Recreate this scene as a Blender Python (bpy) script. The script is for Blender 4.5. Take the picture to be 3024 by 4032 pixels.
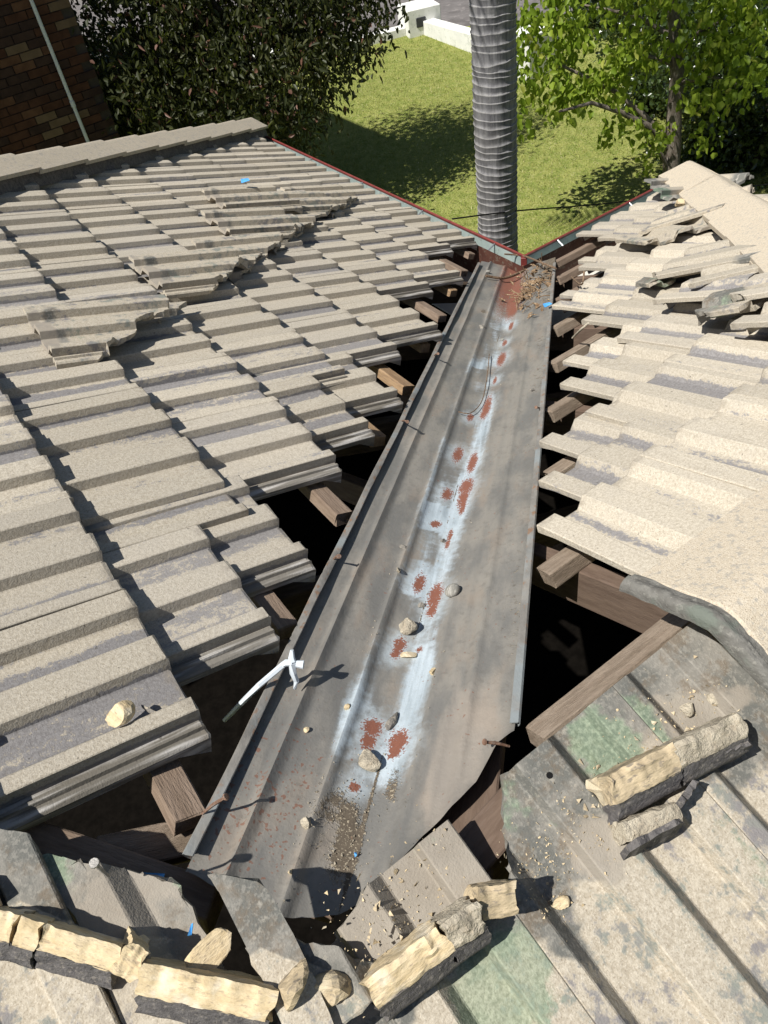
import bpy, bmesh, math, random
import numpy as np
from mathutils import Vector, Matrix, noise

# ------------------------------------------------------------------ reset
for o in list(bpy.data.objects):
    bpy.data.objects.remove(o, do_unlink=True)
sc = bpy.context.scene
COL = sc.collection
V = Vector

# ------------------------------------------------------------------ camera
CAM = V((0.23466, -0.28997, 0.97931))
CR = V((0.9778843, 0.1604055, -0.1342105))      # right
CD = V((0.0251825, -0.7273395, -0.6858157))     # down
CF = V((-0.2076252, 0.6672686, -0.7152932))     # forward
FPX = 2964.46
cam = bpy.data.cameras.new('camera')
cam.sensor_fit = 'VERTICAL'
cam.sensor_height = 36.0
cam.lens = FPX / 4032.0 * 36.0
cam.clip_start = 0.02
cam.clip_end = 2000
camo = bpy.data.objects.new('camera', cam)
COL.objects.link(camo)
M = Matrix.Identity(4)
for i in range(3):
    M[i][0] = CR[i]; M[i][1] = -CD[i]; M[i][2] = -CF[i]; M[i][3] = CAM[i]
camo.matrix_world = M
sc.camera = camo

# ------------------------------------------------------------------ light
SUN_EL = math.radians(58.0)
SUN_AZ = math.radians(43.0)          # azimuth the light travels towards (from +x, ccw)
SDIR = V((math.cos(SUN_AZ) * math.cos(SUN_EL), math.sin(SUN_AZ) * math.cos(SUN_EL), -math.sin(SUN_EL)))
world = bpy.data.worlds.new('World')
sc.world = world
world.use_nodes = True
wn = world.node_tree
sky = wn.nodes.new('ShaderNodeTexSky')
sky.sky_type = 'NISHITA'
sky.sun_disc = False
sky.sun_elevation = SUN_EL
_to = -SDIR
sky.sun_rotation = math.atan2(_to.x, _to.y)
wn.nodes['Background'].inputs[1].default_value = 0.050
wn.links.new(sky.outputs[0], wn.nodes['Background'].inputs[0])
sun = bpy.data.lights.new('sun', 'SUN')
sun.energy = 4.6
sun.angle = math.radians(0.53)
sun.color = (1.0, 0.965, 0.905)
suno = bpy.data.objects.new('sun', sun)
COL.objects.link(suno)
suno.rotation_mode = 'QUATERNION'
suno.rotation_quaternion = SDIR.to_track_quat('-Z', 'Y')
sc.view_settings.view_transform = 'Standard'
sc.view_settings.look = 'None'
sc.view_settings.gamma = 1.0
sc.view_settings.exposure = 0.47
sc.view_settings.use_curve_mapping = False
sc.cycles.max_bounces = 6
sc.cycles.diffuse_bounces = 3
sc.cycles.transparent_max_bounces = 6

# ------------------------------------------------------------------ roof geometry frame
PL, PR = 0.40802, 0.42431            # pitches of the two slopes
H2 = math.sqrt(0.5)
GL, GR = math.tan(PL) * H2, math.tan(PR) * H2
eL = V((-H2, H2, 0)); uL = V((-H2 * math.cos(PL), -H2 * math.cos(PL), math.sin(PL)))
eR = V((H2, H2, 0)); uR = V((H2 * math.cos(PR), -H2 * math.cos(PR), math.sin(PR)))
uB = V((-H2 * math.cos(PL), H2 * math.cos(PL), math.sin(PL)))
nL = V((GL, GL, 1)).normalized(); nR = V((-GR, GR, 1)).normalized(); nB = V((GL, -GL, 1)).normalized()
GA = 0.319                            # tile gauge
SL0, TL0, SR0, TR0 = 0.0437, 0.3241, -0.4243, 0.9953
RIDGE = 0.09
PP = uR * RIDGE                       # a point of the ridge

def Lp(s, t, h=0.0): return uL * s + eL * t + nL * h
def Rp(s, t, h=0.0): return uR * s + eR * t + nR * h
def Bp(s, t, h=0.0): return PP + uB * s + eR * t + nB * h

# surveying helpers: where the sight line to a spot of the photograph meets a roof plane
def ray(u, v): return CR * ((u - 1512) / FPX) + CD * ((v - 2016) / FPX) + CF
def hit(u, v, n, p0):
    d = ray(u, v)
    return CAM + d * (n.dot(p0 - CAM) / n.dot(d))
def onL(u, v, h=0.0): return hit(u, v, nL, nL * h)
def onR(u, v, h=0.0): return hit(u, v, nR, nR * h)
def onB(u, v, h=0.0): return hit(u, v, nB, PP + nB * h)
def onZ(u, v, z): return hit(u, v, V((0, 0, 1)), V((0, 0, z)))
def at_dist(u, v, dist):
    d = ray(u, v)
    return CAM + d * (dist / math.hypot(d.x, d.y))

# ------------------------------------------------------------------ object helpers
def tag(o, label=None, cat=None, group=None, kind=None):
    if label: o['label'] = label
    if cat: o['category'] = cat
    if group: o['group'] = group
    if kind or cat: o['kind'] = kind or 'thing'
    return o
def empty(name, loc=(0, 0, 0)):
    o = bpy.data.objects.new(name, None)
    o.empty_display_size = 0.05
    COL.objects.link(o); o.location = loc
    return o
def link(name, me, mat=None, parent=None, mw=None):
    o = bpy.data.objects.new(name, me)
    COL.objects.link(o)
    if mat is not None and len(me.materials) == 0:
        for m in (mat if isinstance(mat, (list, tuple)) else [mat]):
            me.materials.append(m)
    if parent is not None:
        o.parent = parent
        if parent.type == 'EMPTY':
            o.matrix_parent_inverse = Matrix.Translation(-parent.location)
        else:
            o.matrix_parent_inverse = parent.matrix_basis.inverted() if parent.parent is None else (parent.parent.matrix_basis @ parent.matrix_parent_inverse @ parent.matrix_basis).inverted()
    if mw is not None:
        o.matrix_basis = mw
    return o
def mesh_bm(bm, name='m', smooth=None):
    bmesh.ops.recalc_face_normals(bm, faces=bm.faces)
    me = bpy.data.meshes.new(name)
    bm.to_mesh(me); bm.free()
    if smooth is not None:
        for p in me.polygons: p.use_smooth = True
        me.set_sharp_from_angle(angle=math.radians(smooth))
    return me
def mesh_pd(verts, faces, name='m', smooth=None):
    me = bpy.data.meshes.new(name)
    me.from_pydata([tuple(v) for v in verts], [], faces)
    me.update()
    if smooth is not None:
        for p in me.polygons: p.use_smooth = True
        me.set_sharp_from_angle(angle=math.radians(smooth))
    return me
def frame(o, x, y, z):
    m = Matrix.Identity(4)
    for i in range(3):
        m[i][0] = x[i]; m[i][1] = y[i]; m[i][2] = z[i]; m[i][3] = o[i]
    return m
def box_bm(bm, lo, hi, mw=None, bevel=0.0):
    r = bmesh.ops.create_cube(bm, size=1.0)
    vs = r['verts']
    for v in vs:
        for i in range(3):
            v.co[i] = lo[i] + (v.co[i] + 0.5) * (hi[i] - lo[i])
    if bevel > 0:
        es = list({e for v in vs for e in v.link_edges})
        rb = bmesh.ops.bevel(bm, geom=es, offset=bevel, segments=1, affect='EDGES')
        vs = list({v for f in rb['faces'] for v in f.verts} | {v for v in vs if v.is_valid})
    if mw is not None:
        for v in vs: v.co = mw @ v.co
    return vs
def tube_pd(path, radii, seg=8, cap=True):
    verts, faces = [], []
    n = len(path)
    up = V((0.13, 0.31, 0.94))
    for i, p in enumerate(path):
        d = (path[min(i + 1, n - 1)] - path[max(i - 1, 0)]).normalized()
        a = d.cross(up)
        if a.length < 1e-3: a = d.cross(V((1, 0, 0)))
        a.normalize(); b = d.cross(a)
        for k in range(seg):
            t = 2 * math.pi * k / seg
            verts.append(p + (a * math.cos(t) + b * math.sin(t)) * radii[i])
    for i in range(n - 1):
        for k in range(seg):
            k2 = (k + 1) % seg
            faces.append((i * seg + k, i * seg + k2, (i + 1) * seg + k2, (i + 1) * seg + k))
    if cap:
        faces.append(tuple(range(seg))[::-1]); faces.append(tuple((n - 1) * seg + k for k in range(seg)))
    return verts, faces

# ------------------------------------------------------------------ material helpers
class NT:
    def __init__(self, name, rough=0.8, spec=0.3, metal=0.0):
        self.m = bpy.data.materials.new(name); self.m.use_nodes = True
        self.t = self.m.node_tree; self.b = self.t.nodes['Principled BSDF']
        self.b.inputs['Roughness'].default_value = rough
        self.b.inputs['Specular IOR Level'].default_value = spec
        self.b.inputs['Metallic'].default_value = metal
    def n(self, ty, **kw):
        x = self.t.nodes.new(ty)
        for k, v in kw.items(): setattr(x, k, v)
        return x
    def put(self, inp, v):
        if hasattr(v, 'is_output'): self.t.links.new(v, inp)
        else: inp.default_value = v if not isinstance(v, tuple) or len(v) != 3 or inp.type != 'RGBA' else (*v, 1)
    def coords(self, kind='Object'): return self.n('ShaderNodeTexCoord').outputs[kind]
    def rnd(self): return self.n('ShaderNodeObjectInfo').outputs['Random']
    def vmath(self, op, a, b=None):
        x = self.n('ShaderNodeVectorMath', operation=op); self.put(x.inputs[0], a)
        if b is not None: self.put(x.inputs[1], b)
        return x.outputs[0]
    def math(self, op, a, b=None, c=None, clamp=False):
        x = self.n('ShaderNodeMath', operation=op, use_clamp=clamp); self.put(x.inputs[0], a)
        if b is not None: self.put(x.inputs[1], b)
        if c is not None: self.put(x.inputs[2], c)
        return x.outputs[0]
    def noise(self, vec, scale, detail=2.0, rough=0.5, dist=0.0):
        x = self.n('ShaderNodeTexNoise'); self.put(x.inputs['Vector'], vec)
        x.inputs['Scale'].default_value = scale; x.inputs['Detail'].default_value = detail
        x.inputs['Roughness'].default_value = rough; x.inputs['Distortion'].default_value = dist
        return x.outputs[0]
    def step(self, v, lo, hi):
        x = self.n('ShaderNodeMapRange', interpolation_type='SMOOTHSTEP')
        self.put(x.inputs[0], v); self.put(x.inputs[1], lo); self.put(x.inputs[2], hi)
        return x.outputs[0]
    def mix(self, f, a, b):
        x = self.n('ShaderNodeMix', data_type='RGBA'); self.put(x.inputs[0], f)
        self.put(x.inputs[6], a); self.put(x.inputs[7], b); return x.outputs[2]
    def mul(self, a, b, f=1.0):
        x = self.n('ShaderNodeMix', data_type='RGBA', blend_type='MULTIPLY'); self.put(x.inputs[0], f)
        self.put(x.inputs[6], a); self.put(x.inputs[7], b); return x.outputs[2]
    def gray(self, v):
        x = self.n('ShaderNodeCombineColor')
        for i in range(3): self.put(x.inputs[i], v)
        return x.outputs[0]
    def sep(self, vec):
        x = self.n('ShaderNodeSeparateXYZ'); self.put(x.inputs[0], vec); return x.outputs
    def attr(self, name):
        return self.n('ShaderNodeAttribute', attribute_name=name).outputs['Fac']
    def attrc(self, name):
        return self.n('ShaderNodeAttribute', attribute_name=name).outputs['Color']
    def col(self, v): self.put(self.b.inputs['Base Color'], v)
    def bump(self, h, strength=0.5, dist=0.003):
        x = self.n('ShaderNodeBump'); x.inputs['Strength'].default_value = strength
        x.inputs['Distance'].default_value = dist; self.put(x.inputs['Height'], h)
        self.t.links.new(x.outputs[0], self.b.inputs['Normal'])
    def offs(self, vec, k=37.0):
        r = self.math('MULTIPLY', self.rnd(), k)
        c = self.n('ShaderNodeCombineXYZ'); self.put(c.inputs[0], r); self.put(c.inputs[1], self.math('MULTIPLY', r, 1.7)); self.put(c.inputs[2], self.math('MULTIPLY', r, 0.6))
        return self.vmath('ADD', vec, c.outputs[0])

def mat_tile(name='tile_concrete', grey_bias=0.0, head=True):
    n = NT(name, rough=0.93, spec=0.15)
    co = n.coords(); p = n.offs(co)
    X, Y, Z = n.sep(co)[:3]
    st = n.vmath('MULTIPLY', p, (26.0, 7.0, 8.0))
    big = n.noise(st, 1.0, 4.0, 0.6)
    blot = n.noise(n.vmath('MULTIPLY', p, (1.0, 0.6, 1.0)), 75.0, 4.0, 0.62, 0.6)
    grit = n.noise(p, 420.0, 2.0, 0.6)
    grit2 = n.noise(p, 170.0, 3.0, 0.6)
    mid_ = n.noise(p, 48.0, 4.0, 0.65)
    # the slate-grey top coat survives mostly in the pans
    pan = n.step(Z, -0.010, -0.022)
    side = n.step(n.noise(n.vmath('MULTIPLY', p, (15.0, 0.8, 0.0)), 1.0, 1.0), 0.36, 0.62)
    gk = n.math('ADD', n.math('MULTIPLY', pan, 0.30), n.math('MULTIPLY', n.math('SUBTRACT', n.rnd(), 0.5), 0.20))
    gk = n.math('ADD', gk, n.math('MULTIPLY', n.math('SUBTRACT', side, 0.5), 0.46))
    gk = n.math('ADD', n.math('ADD', gk, n.math('MULTIPLY', big, 0.42)), n.math('MULTIPLY', blot, 0.55))
    gk = n.math('ADD', gk, n.math('MULTIPLY', n.math('SUBTRACT', grit2, 0.5), 0.5))
    grey = n.step(gk, 0.745 - grey_bias, 0.87 - grey_bias)
    sand = n.mix(n.step(grit2, 0.30, 0.70), (0.385, 0.340, 0.268), (0.515, 0.466, 0.380))
    sand = n.mix(n.math('MULTIPLY', n.step(grit, 0.56, 0.70), 0.7), sand, (0.62, 0.572, 0.485))
    sand = n.mix(n.math('MULTIPLY', n.step(grit, 0.42, 0.30), 0.7), sand, (0.235, 0.195, 0.145))
    sand = n.mix(n.math('MULTIPLY', n.step(n.noise(p, 18.0, 3.0), 0.45, 0.75), 0.30), sand, (0.40, 0.365, 0.31))
    gcol = n.mix(n.step(grit2, 0.3, 0.7), (0.165, 0.159, 0.163), (0.240, 0.233, 0.238))
    c = n.mix(n.math('MULTIPLY', grey, 0.90), sand, gcol)
    # interlock channel
    chan = n.step(X, -0.2995, -0.3025)
    ccol = n.mix(n.step(n.noise(n.vmath('MULTIPLY', p, (90.0, 7.0, 90.0)), 1.0, 3.0), 0.45, 0.66), (0.17, 0.155, 0.13), (0.47, 0.45, 0.42))
    c = n.mix(chan, c, ccol)
    if head:
        # head of the tile, covered by the course above and stained where bedded
        hd = n.step(n.math('ADD', Y, n.math('MULTIPLY', n.noise(p, 22.0, 4.0, 0.6), 0.07)), 0.345, 0.385)
        hc = n.mix(n.step(n.noise(p, 14.0, 4.0, 0.6), 0.42, 0.6), (0.17, 0.17, 0.155), (0.30, 0.285, 0.255))
        hc = n.mix(n.math('MULTIPLY', n.step(n.noise(p, 6.0, 3.0), 0.52, 0.66), 0.7), hc, (0.16, 0.24, 0.165))
        hc = n.mix(n.math('MULTIPLY', n.step(n.noise(p, 30.0, 4.0), 0.58, 0.68), 0.7), hc, (0.48, 0.45, 0.40))
        c = n.mix(hd, c, hc)
    # grime: darker runs down the pans, black lichen dots, greyer individual tiles
    run = n.noise(n.vmath('MULTIPLY', p, (45.0, 4.0, 10.0)), 1.0, 4.0, 0.65)
    c = n.mix(n.math('MULTIPLY', n.step(run, 0.54, 0.74), 0.20), c, (0.19, 0.165, 0.13))
    c = n.mix(n.math('MULTIPLY', n.step(n.noise(p, 95.0, 2.0, 0.5), 0.72, 0.75), 0.6), c, (0.085, 0.078, 0.066))
    edge = n.step(Y, 0.028, 0.004)
    c = n.mix(n.math('MULTIPLY', edge, n.math('MULTIPLY', n.step(mid_, 0.40, 0.62), 0.55)), c, (0.23, 0.20, 0.16))
    r2 = n.math('FRACT', n.math('MULTIPLY', n.rnd(), 17.3))
    c = n.mix(n.math('MULTIPLY', n.step(r2, 0.45, 1.0), 0.20), c, (0.33, 0.31, 0.285))
    c = n.mul(c, n.gray(n.math('ADD', 0.86, n.math('MULTIPLY', n.rnd(), 0.22))))
    n.col(c)
    n.bump(n.math('ADD', n.math('MULTIPLY', grit, 0.6), n.math('MULTIPLY', grit2, 0.7)), 0.7, 0.0018)
    return n.m

def mat_attr_tile(name='tile_stained'):
    """tile surface whose stains come from painted wear masks (mortar, moss, soot)"""
    n = NT(name, rough=0.93, spec=0.15)
    co = n.coords(); p = n.offs(co)
    grit = n.noise(p, 420.0, 2.0, 0.6); grit2 = n.noise(p, 170.0, 3.0, 0.6)
    mid = n.noise(p, 40.0, 4.0, 0.62); low = n.noise(p, 12.0, 4.0, 0.6)
    sand = n.mix(n.step(grit2, 0.30, 0.70), (0.355, 0.31, 0.24), (0.485, 0.435, 0.35))
    sand = n.mix(n.math('MULTIPLY', n.step(grit, 0.56, 0.70), 0.7), sand, (0.59, 0.54, 0.45))
    sand = n.mix(n.math('MULTIPLY', n.step(grit, 0.42, 0.30), 0.7), sand, (0.235, 0.195, 0.145))
    gk = n.math('ADD', n.math('MULTIPLY', n.noise(n.vmath('MULTIPLY', p, (22.0, 5.0, 8.0)), 1.0, 4.0, 0.6), 0.6), n.math('MULTIPLY', mid, 0.62))
    gk = n.math('ADD', gk, n.math('MULTIPLY', n.math('SUBTRACT', grit2, 0.5), 0.3))
    sand = n.mix(n.math('MULTIPLY', n.step(gk, 0.615, 0.73), 0.88), sand, n.mix(n.step(low, 0.4, 0.6), (0.19, 0.18, 0.185), (0.20, 0.215, 0.19)))
    def msk(a, amt=0.55): return n.step(n.math('ADD', n.attr(a), n.math('MULTIPLY', n.math('SUBTRACT', mid, 0.5), amt)), 0.36, 0.62)
    hc = n.mix(n.step(low, 0.42, 0.6), (0.135, 0.135, 0.122), (0.235, 0.222, 0.195))
    hc = n.mix(n.math('MULTIPLY', n.step(n.noise(p, 26.0, 5.0, 0.7), 0.48, 0.66), 0.65), hc, (0.165, 0.128, 0.09))
    hc = n.mix(n.math('MULTIPLY', n.step(n.noise(p, 55.0, 4.0, 0.7), 0.58, 0.70), 0.6), hc, (0.36, 0.33, 0.275))
    hc = n.mix(n.math('MULTIPLY', n.step(grit2, 0.5, 0.62), 0.35), hc, (0.34, 0.32, 0.28))
    c = n.mix(msk('soot'), sand, hc)
    c = n.mix(n.math('MULTIPLY', msk('pale', 0.8), 0.85), c, n.mix(low, (0.24, 0.205, 0.165), (0.38, 0.345, 0.29)))
    c = n.mix(n.math('MULTIPLY', msk('moss', 1.0), n.math('ADD', 0.35, n.math('MULTIPLY', low, 0.6))), c, n.mix(n.step(grit2, 0.3, 0.7), (0.13, 0.19, 0.125), (0.27, 0.34, 0.235)))
    n.col(c)
    n.bump(n.math('ADD', n.math('MULTIPLY', grit, 0.6), n.math('MULTIPLY', grit2, 0.7)), 0.7, 0.002)
    return n.m

def mat_noise(name, cols, scale=20.0, rough=0.85, spec=0.2, stretch=None, bump=0.4, bdist=0.003, bscale=None, metal=0.0, ramp=(0.3, 0.7), randomize=True, coords='Object'):
    n = NT(name, rough, spec, metal)
    co = n.coords(coords)
    p = n.offs(co) if randomize else co
    if stretch: q = n.vmath('MULTIPLY', p, stretch)
    else: q = p
    a = n.noise(q, scale, 5.0, 0.62)
    c = n.mix(n.step(a, *ramp), cols[0], cols[1])
    if len(cols) > 2:
        b = n.noise(q, scale * 2.7, 4.0, 0.6)
        c = n.mix(n.step(b, 0.54, 0.66), c, cols[2])
    if len(cols) > 3:
        b = n.noise(p, scale * 0.4, 3.0, 0.6)
        c = n.mix(n.step(b, 0.52, 0.68), c, cols[3])
    n.col(c)
    n.bump(n.noise(q, bscale or scale * 3, 4.0, 0.65), bump, bdist)
    return n.m

MT = mat_tile()
MTS = mat_attr_tile()
M_CAP = mat_noise('cap_concrete', [(0.37, 0.32, 0.245), (0.47, 0.415, 0.33), (0.53, 0.475, 0.385), (0.33, 0.305, 0.265)], 130.0, 0.93, 0.15, bump=0.7, bscale=380.0, bdist=0.003)
M_CAPN = mat_noise('cap_concrete_speckled', [(0.53, 0.455, 0.345), (0.62, 0.55, 0.44), (0.30, 0.23, 0.16), (0.40, 0.365, 0.31)], 230.0, 0.93, 0.15, bump=0.7, bscale=420.0, bdist=0.0025)
M_COLLAR = mat_noise('cap_collar_weathered', [(0.115, 0.11, 0.098), (0.19, 0.183, 0.165), (0.235, 0.225, 0.20), (0.15, 0.165, 0.14)], 40.0, 0.9, 0.2, bump=0.7, bscale=120.0, bdist=0.004)
M_TIMBER = mat_noise('old_timber', [(0.175, 0.128, 0.094), (0.265, 0.200, 0.152), (0.215, 0.158, 0.118)], 9.0, 0.9, 0.15, stretch=(1.4, 9.0, 9.0), bump=0.7, bscale=30.0, bdist=0.004)
M_TIMBERG = mat_noise('grey_timber', [(0.20, 0.155, 0.115), (0.33, 0.265, 0.205), (0.26, 0.20, 0.15)], 9.0, 0.9, 0.15, stretch=(1.4, 9.0, 9.0), bump=0.8, bscale=60.0, bdist=0.005)
M_TIMBERO = mat_noise('split_timber', [(0.24, 0.155, 0.088), (0.36, 0.245, 0.145), (0.20, 0.14, 0.095)], 9.0, 0.9, 0.15, stretch=(1.4, 9.0, 9.0), bump=0.7, bscale=40.0, bdist=0.004)
M_RAFTER = mat_noise('rafter_timber', [(0.115, 0.080, 0.060), (0.170, 0.122, 0.092), (0.145, 0.105, 0.082)], 9.0, 0.9, 0.15, stretch=(1.4, 9.0, 9.0), bump=0.5, bscale=40.0, bdist=0.003)
M_DARKW = mat_noise('dark_timber', [(0.05, 0.036, 0.026), (0.10, 0.072, 0.05)], 9.0, 0.9, 0.15, stretch=(1.4, 9.0, 9.0))  # darker brown timber for the left rafters and the valley rafter
M_MORTAR = mat_noise('mortar_yellow', [(0.55, 0.43, 0.255), (0.68, 0.56, 0.37), (0.44, 0.35, 0.235), (0.66, 0.58, 0.44)], 70.0, 0.95, 0.1, stretch=(0.5, 1.5, 1.5), bump=0.7, bscale=150.0, bdist=0.003)
M_MORTG = mat_noise('mortar_grey', [(0.33, 0.29, 0.225), (0.55, 0.49, 0.38), (0.42, 0.36, 0.27)], 40.0, 0.95, 0.1, bump=0.9, bscale=200.0, bdist=0.006)
M_MORTY = mat_noise('mortar_weathered', [(0.36, 0.29, 0.19), (0.58, 0.47, 0.31), (0.25, 0.21, 0.16), (0.62, 0.54, 0.39)], 34.0, 0.95, 0.1, stretch=(0.5, 1.5, 1.5), bump=0.8, bscale=150.0, bdist=0.003)
M_POINT = mat_noise('pointing_compound', [(0.085, 0.08, 0.08), (0.15, 0.14, 0.135), (0.21, 0.19, 0.17)], 60.0, 0.9, 0.2, bump=0.8, bscale=200.0, bdist=0.004)
M_STONE = mat_noise('river_pebble', [(0.20, 0.19, 0.165), (0.33, 0.32, 0.285), (0.44, 0.42, 0.38)], 40.0, 0.6, 0.4, stretch=(1, 4, 1), bump=0.2)
M_SHARD = mat_noise('tile_shard', [(0.13, 0.12, 0.11), (0.27, 0.25, 0.215), (0.42, 0.37, 0.29)], 60.0, 0.9, 0.2, bump=0.7, bscale=200.0)
M_RUSTY = mat_noise('rusty_steel', [(0.13, 0.07, 0.045), (0.26, 0.16, 0.11), (0.2, 0.17, 0.15)], 90.0, 0.75, 0.4, bump=0.5)
M_NAIL = mat_noise('galvanised_nail', [(0.25, 0.24, 0.22), (0.42, 0.40, 0.37)], 120.0, 0.55, 0.5, metal=0.4)
M_TWIG = mat_noise('dry_twig', [(0.10, 0.062, 0.04), (0.23, 0.16, 0.105), (0.33, 0.26, 0.19)], 70.0, 0.9, 0.1)
M_WHITEP = mat_noise('white_nylon', [(0.52, 0.57, 0.62), (0.62, 0.67, 0.71)], 30.0, 0.35, 0.5, bump=0.05)
M_BLUE = mat_noise('blue_plastic', [(0.05, 0.28, 0.66), (0.12, 0.42, 0.80)], 60.0, 0.4, 0.5)
M_GUTIN = mat_noise('gutter_inside', [(0.27, 0.33, 0.315), (0.36, 0.42, 0.40), (0.24, 0.28, 0.26)], 12.0, 0.45, 0.5, bump=0.1)
M_GUTRED = mat_noise('gutter_red', [(0.15, 0.028, 0.024), (0.21, 0.042, 0.034)], 30.0, 0.4, 0.5, bump=0.05)
M_CEILBLACK = mat_noise('ceiling_black', [(0.004, 0.0035, 0.003), (0.007, 0.006, 0.005)], 30.0, 1.0, 0.0)  # near-black ceiling colour paints in the darkness of the roof space

# ------------------------------------------------------------------ tile meshes  (x = -w across, y = up slope, z = up)
PROF = [(0.000, -0.002), (0.002, 0.0), (0.0475, 0.0), (0.0495, -0.0015), (0.0545, -0.0225), (0.0570, -0.024), (0.106, -0.024), (0.1085, -0.0225),
        (0.1255, -0.0015), (0.128, 0.0), (0.1815, 0.0), (0.1835, -0.0015), (0.1885, -0.0225), (0.191, -0.024), (0.253, -0.024), (0.2555, -0.0225),
        (0.2725, -0.0015), (0.275, 0.0), (0.2985, 0.0), (0.300, -0.0015), (0.3005, -0.025), (0.311, -0.0255), (0.3125, -0.019), (0.318, -0.019),
        (0.320, -0.0255), (0.330, -0.027), (0.334, -0.031)]
TLEN = 0.42
def under(w, z, y):
    # underside: thicker at the lower front edge
    th = 0.013 + 0.022 * max(0.0, 1.0 - y / 0.05)
    if w < 0.03: th = min(th, 0.014 + 0.004 * (y < 0.05))
    return z - th
def tile_bm(segs=(0.0, 0.004, 0.05, 0.21, 0.42), jit=0.0, seed=0, prof=PROF):
    rnd = random.Random(seed)
    bm = bmesh.new()
    top, bot = [], []
    for y in segs:
        rt, rb = [], []
        for (w, z) in prof:
            dz = -0.0025 if y == 0.0 else 0.0
            yy = y + (rnd.uniform(-jit, jit) if y < 0.01 else 0)
            rt.append(bm.verts.new((-w, yy, z + dz)))
            rb.append(bm.verts.new((-w, yy, under(w, z, y))))
        top.append(rt); bot.append(rb)
    n = len(prof)
    for i in range(len(segs) - 1):
        for k in range(n - 1):
            bm.faces.new((top[i][k], top[i][k + 1], top[i + 1][k + 1], top[i + 1][k]))
            bm.faces.new((bot[i][k], bot[i + 1][k], bot[i + 1][k + 1], bot[i][k + 1]))
        for k in (0, n - 1):
            bm.faces.new((top[i][k], top[i + 1][k], bot[i + 1][k], bot[i][k]))
    for i in (0, len(segs) - 1):
        for k in range(n - 1):
            bm.faces.new((top[i][k], top[i][k + 1], bot[i][k + 1], bot[i][k]))
    return bm
TILE_MESHES = []
for sd in range(5):
    me = mesh_bm(tile_bm(jit=0.0022, seed=sd), 'roof_tile_mesh', smooth=14)
    me.materials.append(MT)
    TILE_MESHES.append(me)

def cut_bm(bm, cuts, seed=0, jag=0.006):
    """cuts: (w0,l0,w1,l1): keeps what lies to the left of the directed line in (x=-w, y=l) space"""
    rnd = random.Random(seed)
    for (w0, l0, w1, l1) in cuts:
        a = V((-w0, l0, 0)); b = V((-w1, l1, 0)); d = (b - a).normalized()
        nn = V((d.y, -d.x, 0))                   # outward (right-hand side is removed)
        geom = list(bm.verts) + list(bm.edges) + list(bm.faces)
        bmesh.ops.bisect_plane(bm, geom=geom, dist=1e-5, plane_co=a, plane_no=nn, clear_outer=True)
        es = [e for e in bm.edges if e.is_boundary]
        if es:
            bmesh.ops.holes_fill(bm, edges=es, sides=0)
        fs = [f for f in bm.faces if len(f.verts) > 4]
        if fs: bmesh.ops.triangulate(bm, faces=fs)
        off = rnd.uniform(0, 50)
        for v in bm.verts:
            if abs((v.co - a).dot(nn)) < 1e-4:
                q = v.co * 16 + V((off, off, 0)); q2 = v.co * 70 + V((off, 0, off))
                k = noise.noise(q) * jag * 1.9 + noise.noise(q2) * jag
                v.co += nn * (k - jag * 0.3)
    return bm
def dense_prof(step=0.012):
    out = []
    for i in range(len(PROF) - 1):
        (a, b), (c, d) = PROF[i], PROF[i + 1]
        m = max(1, int(round((c - a) / step)))
        for k in range(m):
            out.append((a + (c - a) * k / m, b + (d - b) * k / m))
    out.append(PROF[-1])
    return out
DP = dense_prof()
DSEG = tuple([0.0, 0.004] + [0.0175 * i for i in range(1, 24)] + [0.42])
def piece_mesh(cuts, seed=0, jag=0.006, attrs=None, mat=None):
    bm = cut_bm(tile_bm(DSEG, jit=0.002, seed=seed, prof=DP), cuts, seed, jag)
    me = mesh_bm(bm, 'tile_piece', smooth=14)
    if attrs:
        for nm, fn in attrs.items():
            at = me.attributes.new(nm, 'FLOAT', 'POINT')
            at.data.foreach_set('value', [float(fn(-v.co.x, v.co.y)) for v in me.vertices])
    me.materials.append(mat or MT)
    return me

TILT = math.atan(0.038 / GA)
def tile_frame(o, u, n, yaw=0.0, tilt=TILT, roll=0.0):
    l = (u * math.cos(tilt) - n * math.sin(tilt)).normalized()
    x = l.cross(n).normalized()                 # right hand side when looking up the slope
    nn = x.cross(l).normalized()
    m = frame(o, x, l, nn)
    return m @ Matrix.Rotation(yaw, 4, 'Z') @ Matrix.Rotation(roll, 4, 'Y')

# ------------------------------------------------------------------ the roof
roof = empty('tiled_roof', (0, 1.5, -1.2))
tag(roof, 'weathered beige concrete tile roof with an opened valley running between two slopes', 'roof')
rng = random.Random(11)
def add_tile(o, u, n, seed=None, mesh=None, tilt=TILT, wob=1.0, mat=None):
    yaw = rng.gauss(0, 0.006) * wob
    me = mesh or TILE_MESHES[rng.randrange(len(TILE_MESHES))]
    mw = tile_frame(o + n * rng.gauss(0, 0.0012) * wob + u * rng.gauss(0, 0.003) * wob, u, n, yaw, tilt + rng.gauss(0, 0.004) * wob)
    return link('roof_tile', me, mat, roof, mw)

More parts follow.
